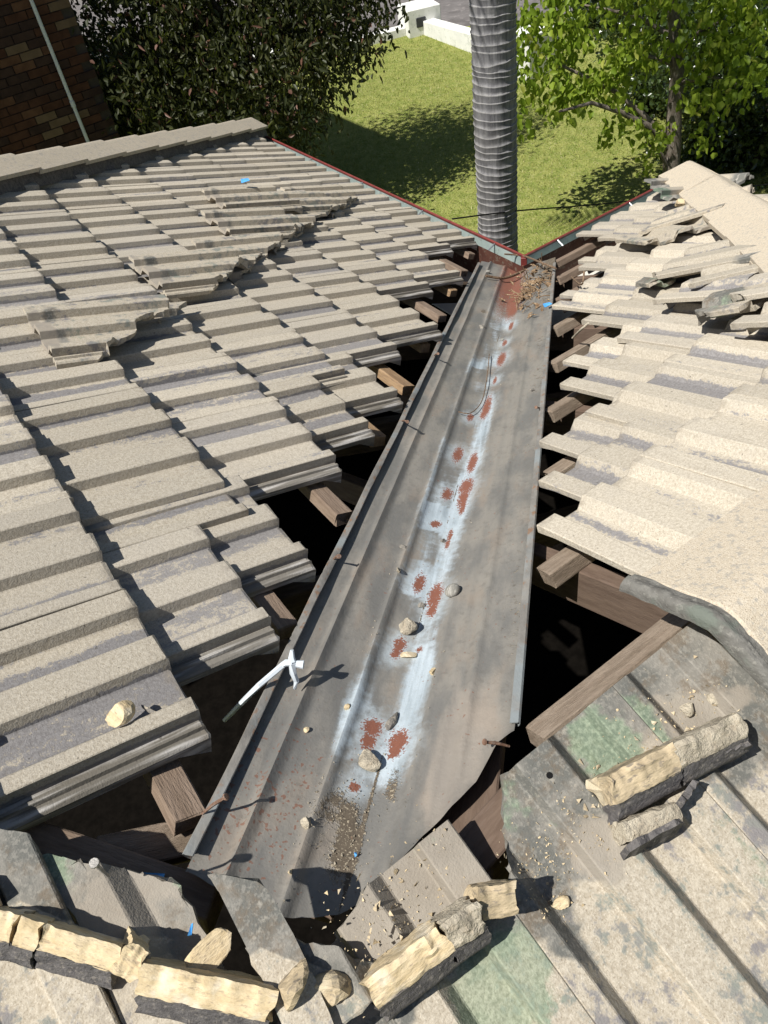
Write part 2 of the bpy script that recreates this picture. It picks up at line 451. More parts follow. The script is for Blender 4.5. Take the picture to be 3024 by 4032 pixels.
# left slope.  m = half-tile index of the interlock strip, same parity as the course k
HIPX = -2.2
LAST = {0: (0, 0.0), 1: (1, 0.39), 2: (2, 0.80), 3: (5, 0.38), 4: (6, 0.66), 5: (9, 0.0), 6: (12, 0.05), 7: (13, 0.10), 8: (16, 0.0), 9: (17, 0.0)}
SHIFT = {(1, 1): 0.39, (2, 2): 0.82, (3, 5): 0.38, (4, 6): 0.68}
for k in range(-3, 10):
    s = SL0 - k * GA
    m0 = LAST[k][0] if k in LAST else k
    for m in range(m0, 46, 2):
        t = TL0 + 0.15 * m
        sh = SHIFT.get((k, m), 0.0)
        o = Lp(s + sh * GA, t + 0.3, 0.0 - (0.012 if sh else 0))
        c0 = Lp(s, t + 0.15)
        # skip what lies beyond the hip or far outside the picture
        lo = Lp(s, t + 0.33); hi = Lp(s + TLEN, t + 0.33)
        if Lp(s + 0.02, t).x < HIPX + 0.05: continue
        if k <= -2 and t < 1.6: continue
        # hip cut: x >= HIPX + .05
        cuts = []
        if min(lo.x, hi.x, Lp(s + TLEN, t).x) < HIPX + 0.06:
            # line x = HIPX+.06 in tile space: t(s) with x = (-s cosP - t) * H2
            f = lambda ss: (-(HIPX + 0.06) / H2) - ss * math.cos(PL)
            tw = lambda ss: (t + 0.3) - f(ss)
            a = (tw(s), 0.0); b = (tw(s + TLEN), TLEN)
            cuts = [(a[0], a[1], b[0], b[1])]
            bm = cut_bm(tile_bm(), cuts, seed=k * 50 + m, jag=0.002)
            if len(bm.faces) < 8:
                bm.free(); continue
            me = mesh_bm(bm, 'cut_tile', smooth=14); me.materials.append(MT)
            add_tile(o, uL, nL, mesh=me)
        else:
            add_tile(o, uL, nL)

# right slope
for k in range(-1, 8):
    s = SR0 - k * GA
    first = {-1: -1, 0: -2, 1: -1, 2: 0, 3: 3, 4: 6, 5: 7, 6: 10, 7: 13}[k]
    SH = {(1, -1): 0.50, (2, 0): 0.95, (2, 2): 0.17, (3, 3): 0.70, (5, 7): 0.63, (6, 10): 0.50}
    for m in range(first, 34, 2):
        t = TR0 + 0.15 * m
        if k == -1 and m < 3: continue
        sh = SH.get((k, m), 0.0)
        if (s + 0.1) * math.cos(PR) * H2 + (t + .1) * H2 > 1.02: continue
        o = Rp(s + sh * GA, t, -0.014 if sh else 0.0)
        add_tile(o, uR, nR)

# back slope: tiles whose heads reach the ridge and the hip, stained under the missing caps
def gauss2(w, l, cx, cy, rx, ry): return math.exp(-(((w - cx) / rx) ** 2 + ((l - cy) / ry) ** 2))
TB0 = 0.146                               # interlock line
B1 = 0.038 - TLEN                         # lower edge of the top course
def sg(v): return 1.0 / (1.0 + math.exp(-max(-30.0, min(30.0, v))))
def nz(w, l, sc=9.0, sd=0.0): return noise.noise(V((w * sc + sd, l * sc, sd)))
def back_tile(t0, slow, cuts, seed, attrs, jag=0.006, h=0.0, tilt=TILT, yaw=0.0):
    me = piece_mesh(cuts, seed, jag, attrs, MTS)
    return link('roof_tile', me, None, roof, tile_frame(Bp(slow, t0, h), uB, nB, yaw, tilt))
# tile with the nail hole, broken down its left side
back_tile(TB0 + 0.3, B1, [(0.20, 0.42, 0.315, 0.29)], 3,
          {'soot': lambda w, l: sg((l - (0.325 + 0.05 * nz(w, l) - 0.085 * sg((w - 0.11) / 0.02) + 0.04 * nz(w, l, 25, 3))) / 0.012),
           'pale': lambda w, l: 0.85 * gauss2(w, l, 0.17, 0.275, 0.035, 0.05) + 0.5 * gauss2(w, l, 0.12, 0.29, 0.05, 0.03) + 0.8 * gauss2(w, l, 0.0, 0.31, 0.05, 0.05),
           'moss': lambda w, l: 1.0 * gauss2(w, l, 0.065, 0.36, 0.045, 0.07) + 0.42 * gauss2(w, l, 0.22, 0.38, 0.06, 0.08) + 0.5 * gauss2(w, l, 0.02, 0.16, 0.03, 0.10)}, 0.007)
back_tile(TB0, B1, [(0.14, 0.42, 0.34, 0.355)], 5,
          {'soot': lambda w, l: sg((l - (0.27 + 0.05 * nz(w, l) + 0.03 * nz(w, l, 25, 3))) / 0.012) + 0.3 * gauss2(w, l, 0.05, 0.1, 0.03, 0.1),
           'pale': lambda w, l: 0.95 if l > 0.31 + 0.03 * nz(w, l, 14) else 0.3 * gauss2(w, l, 0.02, 0.28, 0.02, 0.03),
           'moss': lambda w, l: 1.1 * gauss2(w, l, 0.055, 0.245, 0.07, 0.05) + 0.55 * gauss2(w, l, 0.08, 0.14, 0.05, 0.10) + 0.4 * gauss2(w, l, 0.06, 0.41, 0.05, 0.03)})
back_tile(TB0 + 0.6, B1, [], 6,
          {'soot': lambda w, l: sg((l - (0.26 + 0.06 * nz(w, l, 7, 2) + 0.03 * nz(w, l, 25, 3))) / 0.012),
           'pale': lambda w, l: 0.9 * gauss2(w, l, 0.24, 0.33, 0.06, 0.05) + 0.5 * gauss2(w, l, 0.16, 0.30, 0.05, 0.03),
           'moss': lambda w, l: 0.95 * gauss2(w, l, 0.31, 0.36, 0.03, 0.06) + 0.25 * gauss2(w, l, 0.1, 0.4, 0.06, 0.05)})
back_tile(TB0 + 0.9, B1, [], 7, {'soot': lambda w, l: 1.0 if l > 0.28 else 0.0, 'pale': lambda w, l: 0.0, 'moss': lambda w, l: 0.0})
back_tile(TB0 + 1.2, B1, [], 8, {'soot': lambda w, l: 1.0 if l > 0.28 else 0.0, 'pale': lambda w, l: 0.0, 'moss': lambda w, l: 0.0})
# course cut along the hip
def hipcut(t0, slow, extra=0.0):
    # hip: s = -1.06 t (t measured from the ridge point)
    f = lambda w: (-1.06 * (t0 - w) + 0.005 + extra) - slow
    return (-0.05, f(-0.05), 0.40, f(0.40))
B2 = B1 + GA
ZERO = {'moss': lambda w, l: 0.0}
def B2A(pl, ms, t0=TB0 - 0.15): return {'soot': lambda w, l: 1.0 if l > (-1.06 * (t0 - w) - B2) - 0.085 + 0.03 * nz(w, l, 12) else 0.0, 'pale': lambda w, l: pl + 0.5 * nz(w, l, 9), 'moss': ms}
t2 = TB0 - 0.15
def hippiece(t0, w0, w1, extra, seed, pl, ms, h, tilt=TILT, yaw=0.0, jag=0.006, slow=B2):
    back_tile(t0, slow, [hipcut(t0, slow, extra), (w0, -0.1, w0 + 0.006, 0.6), (w1, 0.6, w1 + 0.004, -0.1)], seed, B2A(pl, ms, t0), jag, h, tilt, yaw)
hippiece(-0.093, 0.060, 0.178, 0.018, 14, 0.55, lambda w, l: 0.95 * gauss2(w, l, 0.165, 0.40, 0.03, 0.10) + 0.6 * gauss2(w, l, 0.062, 0.25, 0.012, 0.06), 0.004, TILT + 0.03, 0.03)
hippiece(0.044, 0.132, 0.180, 0.006, 9, 0.25, lambda w, l: 0.0, 0.014, TILT, -0.05)
hippiece(0.078, 0.062, 0.180, -0.055, 16, 0.50, lambda w, l: 0.0, 0.002, TILT + 0.03, -0.02)
back_tile(t2 - 0.275, B2, [hipcut(t2 - 0.275, B2, 0.02)], 10, B2A(0.15, lambda w, l: 0.25 * gauss2(w, l, 0.0, 0.30, 0.03, 0.10), t2 - 0.275), 0.005, 0.010)
back_tile(TB0 - 0.3, B1, [], 12, {'soot': lambda w, l: 0.0, 'pale': lambda w, l: 0.0, 'moss': lambda w, l: 0.2 * gauss2(w, l, 0.1, 0.2, 0.05, 0.1)})
back_tile(TB0 - 0.6, B1, [], 13, {'soot': lambda w, l: 0.0, 'pale': lambda w, l: 0.0, 'moss': lambda w, l: 0.0})
for m in range(1, 5):
    t0 = TB0 - 0.15 + 0.3 * m - 0.3
    for kk in range(1, 4):
        add_tile(Bp(B1 - kk * GA, TB0 + 0.3 * m - 0.6 + 0.15 * (kk % 2), 0), uB, nB, wob=0.6)

hm = Matrix(tile_frame(Bp(B1, TB0 + 0.3, 0.0), uB, nB))
v_, f_ = tube_pd([V((-0.157, 0.383, -0.0015)), V((-0.157, 0.383, 0.0008))], [0.0045, 0.0045], 10)  # black disc in place of the shade inside an open nail hole
link('nail_hole_disc', mesh_pd(v_, f_, 'nail_hole_disc'), mat_noise('hole_dark', [(0.004, 0.004, 0.004), (0.008, 0.008, 0.008)], 10.0), roof, hm)

# ------------------------------------------------------------------ ridge and hip caps
def cap_bm(length=0.43, hw=0.14, drop=0.07, th=0.016, collar=0.0, seed=0, taper=0.008):
    rnd = random.Random(seed)
    cs = [(-1.0, -1.0), (-0.55, -0.54), (-0.2, -0.17), (-0.09, -0.055), (0.0, -0.02), (0.09, -0.055), (0.2, -0.17), (0.55, -0.54), (1.0, -1.0)]
    ys = [0.0, 0.006, length * 0.5, length - collar] if collar else [0.0, 0.006, length * 0.5, length]
    bm = bmesh.new(); T, B = [], []
    rows = [(y, 0.0 if y > 0 else -0.004, 1.0) for y in ys]
    for (y, dz, sc_) in rows:
        k = 1.0 - taper * y / length * 4
        T.append([bm.verts.new((x * hw * k, y + rnd.uniform(-.002, .002), z * drop + dz - 0.02 * y / length)) for x, z in cs])
        B.append([bm.verts.new((x * (hw * k - 0.003), y, z * drop - th - 0.02 * y / length)) for x, z in cs])
    n = len(cs)
    for i in range(len(rows) - 1):
        for k in range(n - 1):
            bm.faces.new((T[i][k], T[i][k + 1], T[i + 1][k + 1], T[i + 1][k])); bm.faces.new((B[i][k], B[i + 1][k], B[i + 1][k + 1], B[i][k + 1]))
        for k in (0, n - 1): bm.faces.new((T[i][k], T[i + 1][k], B[i + 1][k], B[i][k]))
    for i in (0, len(rows) - 1):
        for k in range(n - 1): bm.faces.new((T[i][k], T[i][k + 1], B[i][k + 1], B[i][k]))
    return bm
def collar_bm(hw, drop, wid=0.045, bead=0.012, seed=0):
    """rolled end band that the next cap would cover"""
    cs0 = [(-1.04, -1.06), (-0.2, -0.17), (-0.09, -0.055), (0.0, -0.02), (0.09, -0.055), (0.2, -0.17), (1.04, -1.06)]
    cs = []
    for (a_, b_), (c_, d_) in zip(cs0, cs0[1:]):
        st = max(1, int(abs(c_ - a_) / 0.07))
        cs += [(a_ + (c_ - a_) * k_ / st, b_ + (d_ - b_) * k_ / st) for k_ in range(st)]
    cs.append(cs0[-1])
    bm = bmesh.new(); rows = []
    prof = [(0.0, -0.010), (0.002, -0.004), (0.008, 0.003), (0.016, 0.006), (0.024, 0.004), (0.030, -0.003), (0.036, -0.004), (0.044, -0.005), (0.047, -0.012), (0.044, -0.020), (0.0, -0.024)]
    for (y, dz) in prof:
        rows.append([bm.verts.new((x * hw, y + 0.006 * noise.noise(V((x * 4 + seed, y * 40, 1.0))), z * drop + dz + 0.004 * noise.noise(V((x * 9 + seed, y * 90, 0))))) for x, z in cs])
    for i in range(len(rows)):
        a, b = rows[i], rows[(i + 1) % len(rows)]
        for k in range(len(cs) - 1): bm.faces.new((a[k], a[k + 1], b[k + 1], b[k]))
    for k in (0, len(cs) - 1): bm.faces.new([r[k] for r in rows])
    return bm
capm = [mesh_bm(cap_bm(seed=i), 'cap_mesh', smooth=25) for i in range(3)]
for me in capm: me.materials.append(M_CAP)
def place_cap(apex, axis, yaw=0.0, roll=0.0, tilt=0.055, mesh=None, name='hip_cap', parent=roof):
    """apex: point of the cap crown at its lower end; axis: direction up the hip"""
    a = axis.normalized(); x = a.cross(V((0, 0, 1))).normalized(); n = x.cross(a)
    m = frame(apex, x, a, n) @ Matrix.Rotation(yaw, 4, 'Z') @ Matrix.Rotation(roll, 4, 'Y') @ Matrix.Rotation(-tilt, 4, 'X')
    return link(name, mesh or capm[rng.randrange(3)], None, parent, m)
axL = V((0, -1, GL)).normalized(); axR = V((0, -1, GR)).normalized()
for i in range(12):
    y = 6.02 - 0.385 * i
    place_cap(V((HIPX, y, -GL * (HIPX + y) + 0.095)), axL, rng.gauss(0, 0.012), rng.gauss(0, 0.012), -0.02)
# end slopes beyond the hips
def slope_sheet(pts):
    bm = bmesh.new(); bm.faces.new([bm.verts.new(p_) for p_ in pts]); 
    r_ = bmesh.ops.extrude_face_region(bm, geom=list(bm.faces)); bmesh.ops.translate(bm, verts=[g_ for g_ in r_['geom'] if isinstance(g_, bmesh.types.BMVert)], vec=(0, 0, -0.02))
    return link('end_slope', mesh_bm(bm, 'end_slope'), M_CAP, roof)
hx = 1.02; zR = lambda x, y: 2 * GR * hx - GR * (x + y)
slope_sheet([V((hx, 4.42, GR * (hx - 4.42) - 0.05)), V((hx + 2.4, 2.02, GR * (hx - 4.42) - 0.05)), V((hx + 1.7, 0.2, zR(hx + 1.7, 0.2) - 0.05)), V((hx, 0.5, zR(hx, 0.5) - 0.05))])
n_end = V((GR, GR, 1)).normalized(); u_end = V((-H2 * math.cos(PR), -H2 * math.cos(PR), math.sin(PR)))
Pb = V((hx, 4.42, GR * (hx - 4.42)))
for k in range(2):
    for j in range(3):
        add_tile(Pb + V((H2, -H2, 0)) * (0.02 + 0.3 * j + 0.30 * k) + u_end * (GA * k + 0.02), u_end, n_end)
zL = lambda x, y: -2 * GL * HIPX + GL * (x - y)
slope_sheet([V((HIPX, 6.0, zL(HIPX, 6.0) - 0.05)), V((HIPX, 1.5, zL(HIPX, 1.5) - 0.05)), V((HIPX - 2.0, 1.5, zL(HIPX - 2.0, 1.5) - 0.05)), V((HIPX - 2.6, 3.4, zL(HIPX, 6.0) - 0.05))])
# bedding and pointing under the left hip caps
bm = bmesh.new(); rows = []
for i in range(60):
    y = 6.0 - i * 0.075; zc = -GL * (HIPX + y)
    rows.append([bm.verts.new((HIPX + x_ + rng.gauss(0, .003), y, zc + z_ - GL * x_ * (x_ > 0) * 0)) for (x_, z_) in ((-0.13, -0.06), (-0.105, 0.012), (0.105, 0.012 + rng.gauss(0, .003)), (0.118 + rng.gauss(0, .004), -0.06))])
for a_, b_ in zip(rows, rows[1:]):
    for k_ in range(4): bm.faces.new((a_[k_], a_[(k_ + 1) % 4], b_[(k_ + 1) % 4], b_[k_]))
bm.faces.new(rows[0]); bm.faces.new(rows[-1])
link('hip_bedding', mesh_bm(bm, 'hip_bedding'), M_POINT, roof)
HIPR = 1.02
capw = mesh_bm(cap_bm(0.46, 0.165, 0.080, 0.018, seed=9), 'wide_cap', smooth=25); capw.materials.append(M_CAPN)
for i, y in enumerate((4.46, 4.20, 3.62, 3.24, 2.86, 2.48, 2.1, 1.7)):
    place_cap(V((HIPR, y, GR * (HIPR - y) + 0.088)), axR, rng.gauss(0, 0.03), rng.gauss(0, 0.03), -0.02, mesh=capw)
# ridge caps (right wing): the nearest shows its rolled collar
RC_HW, RC_DROP = 0.143, 0.068
bm = cap_bm(0.45, RC_HW, RC_DROP, 0.018, 0.0, 5, taper=0.0)
me = mesh_bm(bm, 'ridge_cap_mesh', smooth=25); me.materials.append(M_CAPN)
def ridge_pt(t, h): return PP + eR * t + V((0, 0, h))
rc = place_cap(ridge_pt(0.592, 0.072), eR, 0, 0.0, 0.0, me, 'ridge_cap')
me2 = mesh_bm(collar_bm(RC_HW, RC_DROP, seed=2), 'cap_collar', smooth=40); me2.materials.append(M_COLLAR)
co = bpy.data.objects.new('cap_collar', me2); COL.objects.link(co); co.parent = rc
co.matrix_basis = Matrix.Translation((0, -0.031, -0.001)) @ Matrix.Diagonal((1, 0.72, 0.8, 1))
for t in (0.98, 1.38):
    place_cap(ridge_pt(t, 0.082), eR, 0, 0, 0.0, me, 'ridge_cap')

# ------------------------------------------------------------------ carpentry in the gap
def beam(name, A, B, up, wid, hei, mat, parent=roof, ragged=0.0, seed=0):
    """top face centred on A-B"""
    d = (B - A); L = d.length; d.normalize()
    n = (up - d * up.dot(d)).normalized(); y = n.cross(d)
    bm = bmesh.new(); rnd = random.Random(seed)
    box_bm(bm, (0, -wid / 2, -hei), (L, wid / 2, 0), bevel=0.0025)
    if ragged:
        for v in bm.verts:
            if v.co.x < 0.01 or v.co.x > L - 0.01: v.co.x += rnd.uniform(-ragged, ragged)
            v.co.z += rnd.uniform(-.0015, .0015); v.co.y += rnd.uniform(-.0015, .0015)
    me = mesh_bm(bm, name)
    return link(name, me, mat, parent, frame(A, d, y, n))
def xval(y): return 0.018 * y - 0.008
ZV = 0.3124                            # fall of the valley line per metre of plan
BH = -0.071
for i in range(10):
    s = 0.105 - GA * i
    y0 = 0.0
    # end where the batten meets the tray: x = -.2 + xval
    t = (0.205 - 0.012 * i * 0.2) / H2 - s * math.cos(PL)
    far = 1.6 if i == 0 else 2.6
    m = M_TIMBERO if i in (3, 4, 5, 7) else M_TIMBER
    beam('batten', Lp(s, t + rng.uniform(-.01, .015), BH), Lp(s, t + far, BH), nL, 0.047, 0.034, m, ragged=0.004, seed=i)
for i in range(9):
    s = -0.056 - GA * i
    t = (0.200 + 0.012 * i * 0.5) / H2 - s * math.cos(PR)
    tend = min(t + 1.7, 0.93 / H2 - s * math.cos(PR))
    beam('batten', Rp(s, t + rng.uniform(-.01, .02), BH), Rp(s, tend, BH), nR, 0.047, 0.036, M_TIMBERG if i < 6 else M_TIMBER, ragged=0.004, seed=40 + i)
# rafters
for j, t in enumerate((0.73, 1.33, 1.93, 2.53)):
    beam('rafter', Rp(-2.55, t, BH - 0.037), Rp(0.06, t, BH - 0.037), nR, 0.038, 0.10, M_RAFTER, seed=60 + j)
for j, t in enumerate((0.62, 1.22, 1.82, 2.42)):
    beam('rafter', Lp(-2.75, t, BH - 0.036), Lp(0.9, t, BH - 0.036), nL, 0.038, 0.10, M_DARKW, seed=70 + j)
# valley rafter and boards under the tray
vdir = V((0.015, 1, -GL * 1.01))
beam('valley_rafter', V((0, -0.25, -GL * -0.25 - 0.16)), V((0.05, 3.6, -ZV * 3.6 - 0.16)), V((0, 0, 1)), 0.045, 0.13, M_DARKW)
for sgn in (-1, 1):
    A = V((0.10 * sgn, -0.02, 0.03 - 0.100)); B = V((0.10 * sgn + 0.05, 3.55, -ZV * 3.55 + 0.03 - 0.108))
    beam('valley_board', A, B, nL if sgn < 0 else nR, 0.16, 0.018, M_RAFTER, seed=80 + sgn)
S_ = 3024 / 1659.0
def q(x, y): return (x * S_, y * S_)
# hip rafter and trimmer at the head of the valley
A = onL(*q(20, 1796), -0.10); B = onL(*q(460, 1945), -0.10)
beam('hip_rafter', A, B, V((0, 0, 1)), 0.05, 0.12, M_TIMBER, seed=90)
A = onL(*q(210, 1848), -0.115); B = onL(*q(480, 1790), -0.115)
beam('trimmer', A, B, V((0.1, -0.3, 1)), 0.05, 0.09, M_TIMBERG, seed=91)
A = onB(1700, 3530, -0.10); B = onB(2160, 3020, -0.10)
beam('ridge_board', A, B, V((0, 0, 1)), 0.06, 0.14, M_RAFTER, seed=92)

# ceiling over the rooms and the outer walls: the closed, dark roof space
M_WALLIN = mat_noise('house_brick_plain', [(0.16, 0.075, 0.05), (0.22, 0.11, 0.075)], 8.0)
E0 = V((0.07, 3.45, 0))                      # inner corner of the walls
dLv = V((-H2, H2, 0)); dRv = V((H2, H2, 0)); inL = V((-H2, -H2, 0)); inR = V((H2, -H2, 0))
def prism(bm, pts, z0, z1):
    lo = [bm.verts.new((p.x, p.y, z0)) for p in pts]; hi = [bm.verts.new((p.x, p.y, z1)) for p in pts]
    n = len(pts)
    bm.faces.new(hi); bm.faces.new(lo[::-1])
    for i in range(n): bm.faces.new((lo[i], lo[(i + 1) % n], hi[(i + 1) % n], hi[i]))
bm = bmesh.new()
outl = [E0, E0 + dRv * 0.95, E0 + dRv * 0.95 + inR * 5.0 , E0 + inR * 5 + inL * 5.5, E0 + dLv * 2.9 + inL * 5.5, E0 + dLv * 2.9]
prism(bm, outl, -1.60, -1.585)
link('ceiling', mesh_bm(bm, 'ceiling'), M_CEILBLACK, roof)
house = empty('house_walls', (E0.x, E0.y, -3.7))
tag(house, 'brick house walls below the tiled roof and its gutters', 'house')
for i in range(len(outl)):
    a, b = outl[i], outl[(i + 1) % len(outl)]
    d = (b - a).normalized(); nrm = V((d.y, -d.x, 0))
    bm = bmesh.new()
    prism(bm, [a, b, b - nrm * 0.11, a - nrm * 0.11], -4.2, -1.40)
    link('wall', mesh_bm(bm, 'wall'), M_WALLIN, house)
# eaves: fascia boards, soffit, gutters
GZ = -1.22
GC = V((0.087, 3.79, 0))                    # inner corner of the gutter lip
def sweep(path, prof, closed=False):
    """path: list of (point, side vector) ; prof: (out, z)"""
    verts, faces = [], []
    for p, sd in path:
        for (o, z) in prof: verts.append(p + sd * o + V((0, 0, z)))
    n = len(prof)
    for i in range(len(path) - 1):
        for k in range(n - 1): faces.append((i * n + k, i * n + k + 1, (i + 1) * n + k + 1, (i + 1) * n + k))
    return verts, faces
oL, oR = V((H2, H2, 0)), V((-H2, H2, 0))
GZv = V((0, 0, GZ))
mit = (oL + oR)                             # mitre: unit offset normal to both
GLend = GC + dLv * 3.13; GRend = GC + dRv * 1.20
mA = oL + V((-H2, H2, 0)); mB = oR + V((H2, H2, 0))
path = [(GLend + V((-H2, -H2, 0)) * 1.2 + GZv, V((-H2, H2, 0))), (GLend + GZv, mA), (GC + GZv, mit), (GRend + GZv, mB), (GRend + V((H2, -H2, 0)) * 3.0 + GZv, V((H2, H2, 0)))]
inner = [(-0.125, 0.015), (-0.123, -0.075), (-0.10, -0.092), (-0.03, -0.092), (-0.006, -0.078), (-0.004, -0.004)]
outer = [(-0.004, -0.002), (-0.006, 0.010), (0.002, 0.014), (0.009, 0.010), (0.010, 0.0), (0.004, -0.006), (0.001, -0.085), (-0.03, -0.099), (-0.10, -0.099)]
gut = empty('gutter', (GC.x, GC.y, GZ - 0.1))
gut.parent = roof; gut.matrix_parent_inverse = Matrix.Translation(-roof.location)
v, f = sweep(path, inner)
def lk(name, v, f, mat, parent, smooth=30):
    o = bpy.data.objects.new(name, mesh_pd(v, f, name, smooth)); COL.objects.link(o); o.data.materials.append(mat)
    o.parent = parent
    pw = Matrix.Translation(parent.location)
    o.matrix_parent_inverse = pw.inverted()
    return o
lk('gutter_trough', v, f, M_GUTIN, gut)
v, f = sweep(path, outer)
lk('gutter_lip', v, f, M_GUTRED, gut)
fas = [(-0.150, 0.06), (-0.150, -0.14), (-0.128, -0.14), (-0.128, 0.03), (-0.150, 0.06)]
v, f = sweep(path, fas)
lk('fascia_board', v, f, mat_noise('fascia_paint', [(0.075, 0.032, 0.024), (0.11, 0.05, 0.036), (0.15, 0.11, 0.085)], 14.0, 0.6), gut)
sof = [(-0.13, -0.145), (-0.52, -0.145), (-0.52, -0.155), (-0.13, -0.155)]
v, f = sweep(path[1:4], sof)
lk('soffit', v, f, mat_noise('soffit_paint', [(0.55, 0.53, 0.48), (0.62, 0.6, 0.55)], 10.0, 0.7), gut)
# gutter corner bracket and strap clips
bm = bmesh.new(); box_bm(bm, (-0.018, -0.02, -0.07), (0.018, 0.006, 0.012), bevel=0.002)
o = link('corner_bracket', mesh_bm(bm, 'corner_bracket'), M_GUTRED, None, Matrix.Translation(GC + GZv + V((0.0, -0.012, 0)))); o.parent = gut; o.matrix_parent_inverse = Matrix.Translation(-gut.location)
M_CLIP = mat_noise('zinc_clip', [(0.30, 0.31, 0.32), (0.42, 0.43, 0.44)], 60.0, 0.35, 0.5, metal=0.6)
for (base, dv, od, dist) in ((GC, dLv, oL, 0.25), (GC, dLv, oL, 0.95), (GC, dLv, oL, 1.65), (GC, dLv, oL, 2.35), (GC, dRv, oR, 0.26), (GC, dRv, oR, 0.86)):
    p = base + dv * dist + GZv
    pts = [p + od * (-0.002) + V((0, 0, 0.004)), p + od * (-0.02) + V((0, 0, -0.006)), p + od * (-0.06) + V((0, 0, -0.022)), p + od * (-0.10) + V((0, 0, 0.0)), p + od * (-0.135) + V((0, 0, 0.03))]
    v, f = tube_pd(pts, [0.004, 0.005, 0.005, 0.005, 0.005], 6)
    lk('gutter_strap', v, f, M_CLIP, gut)

# ------------------------------------------------------------------ valley tray
def tray_mat():
    n = NT('valley_steel', 0.55, 0.45)
    co = n.coords()
    wave = n.noise(n.vmath('MULTIPLY', co, (6.0, 2.2, 1.0)), 2.2, 5.0, 0.6)
    fine = n.noise(co, 60.0, 5.0, 0.65); vfine = n.noise(co, 260.0, 3.0, 0.6)
    run = n.noise(n.vmath('MULTIPLY', co, (60.0, 3.0, 10.0)), 1.0, 4.0, 0.6)
    base = n.mix(n.step(wave, 0.38, 0.62), (0.165, 0.160, 0.148), (0.245, 0.228, 0.200))
    base = n.mix(n.math('MULTIPLY', n.step(n.noise(n.vmath('MULTIPLY', co, (14.0, 5.0, 1.0)), 1.0, 4.0, 0.6), 0.5, 0.70), 0.5), base, (0.265, 0.212, 0.165))
    base = n.mix(n.math('MULTIPLY', n.step(fine, 0.5, 0.7), 0.4), base, (0.13, 0.12, 0.105))
    zk = n.math('ADD', n.attr('zinc'), n.math('MULTIPLY', n.math('SUBTRACT', fine, 0.5), 0.75))
    zm = n.step(n.math('ADD', zk, n.math('MULTIPLY', n.math('SUBTRACT', run, 0.5), 0.5)), 0.25, 0.85)
    zc = n.mix(n.step(run, 0.30, 0.70), (0.285, 0.335, 0.365), (0.47, 0.535, 0.58))
    zc = n.mix(n.math('MULTIPLY', n.step(vfine, 0.52, 0.68), 0.5), zc, (0.34, 0.37, 0.37))
    c = n.mix(zm, base, zc)
    hk = n.step(n.math('ADD', n.attr('halo'), n.math('MULTIPLY', n.math('SUBTRACT', fine, 0.5), 0.9)), 0.25, 1.05)
    c = n.mix(n.math('MULTIPLY', hk, 0.6), c, (0.50, 0.57, 0.61))
    rk = n.math('ADD', n.attr('rust'), n.math('ADD', n.math('MULTIPLY', n.math('SUBTRACT', fine, 0.5), 0.6), n.math('ADD', n.math('MULTIPLY', n.math('SUBTRACT', vfine, 0.5), 1.9), n.math('MULTIPLY', n.math('SUBTRACT', run, 0.5), 0.35))))
    rm = n.step(rk, 0.44, 0.70)
    c = n.mix(rm, c, n.mix(vfine, (0.150, 0.055, 0.036), (0.255, 0.100, 0.062)))
    dk = n.math('ADD', n.attr('soil'), n.math('ADD', n.math('MULTIPLY', n.math('SUBTRACT', fine, 0.5), 0.9), n.math('MULTIPLY', n.math('SUBTRACT', vfine, 0.5), 0.7)))
    dc = n.mix(n.step(vfine, 0.55, 0.68), n.mix(fine, (0.075, 0.058, 0.042), (0.15, 0.12, 0.085)), (0.42, 0.36, 0.26))
    dm = n.step(dk, 0.45, 0.62)
    c = n.mix(dm, c, dc)
    pk = n.step(n.math('ADD', n.attr('pale'), n.math('MULTIPLY', n.math('SUBTRACT', wave, 0.5), 1.2)), 0.4, 0.75)
    c = n.mix(n.math('MULTIPLY', pk, 0.45), c, (0.38, 0.325, 0.27))
    # specks of rust
    sp = n.step(n.math('ADD', n.noise(co, 130.0, 2.0), n.math('MULTIPLY', n.attr('speck'), 0.14)), 0.70, 0.74)
    c = n.mix(n.math('MULTIPLY', sp, 0.7), c, (0.20, 0.085, 0.05))
    n.col(c)
    n.put(n.b.inputs['Roughness'], n.math('ADD', 0.50, n.math('MULTIPLY', n.math('MAXIMUM', rm, dm), 0.4)))
    n.bump(n.math('ADD', n.math('ADD', n.math('MULTIPLY', wave, 1.2), n.math('MULTIPLY', fine, 0.35)), n.math('ADD', n.math('MULTIPLY', dm, 1.0), n.math('MULTIPLY', vfine, 0.12))), 0.5, 0.006)
    return n.m
def tpos(u, v):
    X = onL(u * S_, v * S_, -0.065)
    if X.x > xval(X.y): X = onR(u * S_, v * S_, -0.065)
    return X.x - xval(X.y), X.y
def bez(x, pts):
    if x <= pts[0][0]: return pts[0][1]
    for (a, b), (c, d) in zip(pts, pts[1:]):
        if x <= c:
            k = (x - a) / (c - a); return b + (d - b) * k
    return pts[-1][1]
def bump1(x, c, w, h): return h * math.exp(-((x - c) / w) ** 2)
HW = 0.203
def tray_z(x, y):
    z = (GL if x < 0 else GR) * math.sqrt(x * x + 0.00005)
    z += bump1(x, -0.150, 0.0075, 0.012) + bump1(x, -0.070, 0.0065, 0.009)
    z -= 0.006 * (1 / (1 + math.exp(-(x + 0.062) / 0.004))) * (1 / (1 + math.exp((x - 0.050) / 0.004)))
    z += bump1(x, 0.055, 0.005, 0.004) + bump1(x, 0.090, 0.006, 0.003) + bump1(x, 0.124, 0.009, 0.007) + bump1(x, 0.0, 0.004, 0.0006)
    z += 0.0035 * noise.noise(V((x * 9, y * 3.1, 3.3))) + 0.0015 * noise.noise(V((x * 30, y * 9, 1.3)))
    return z
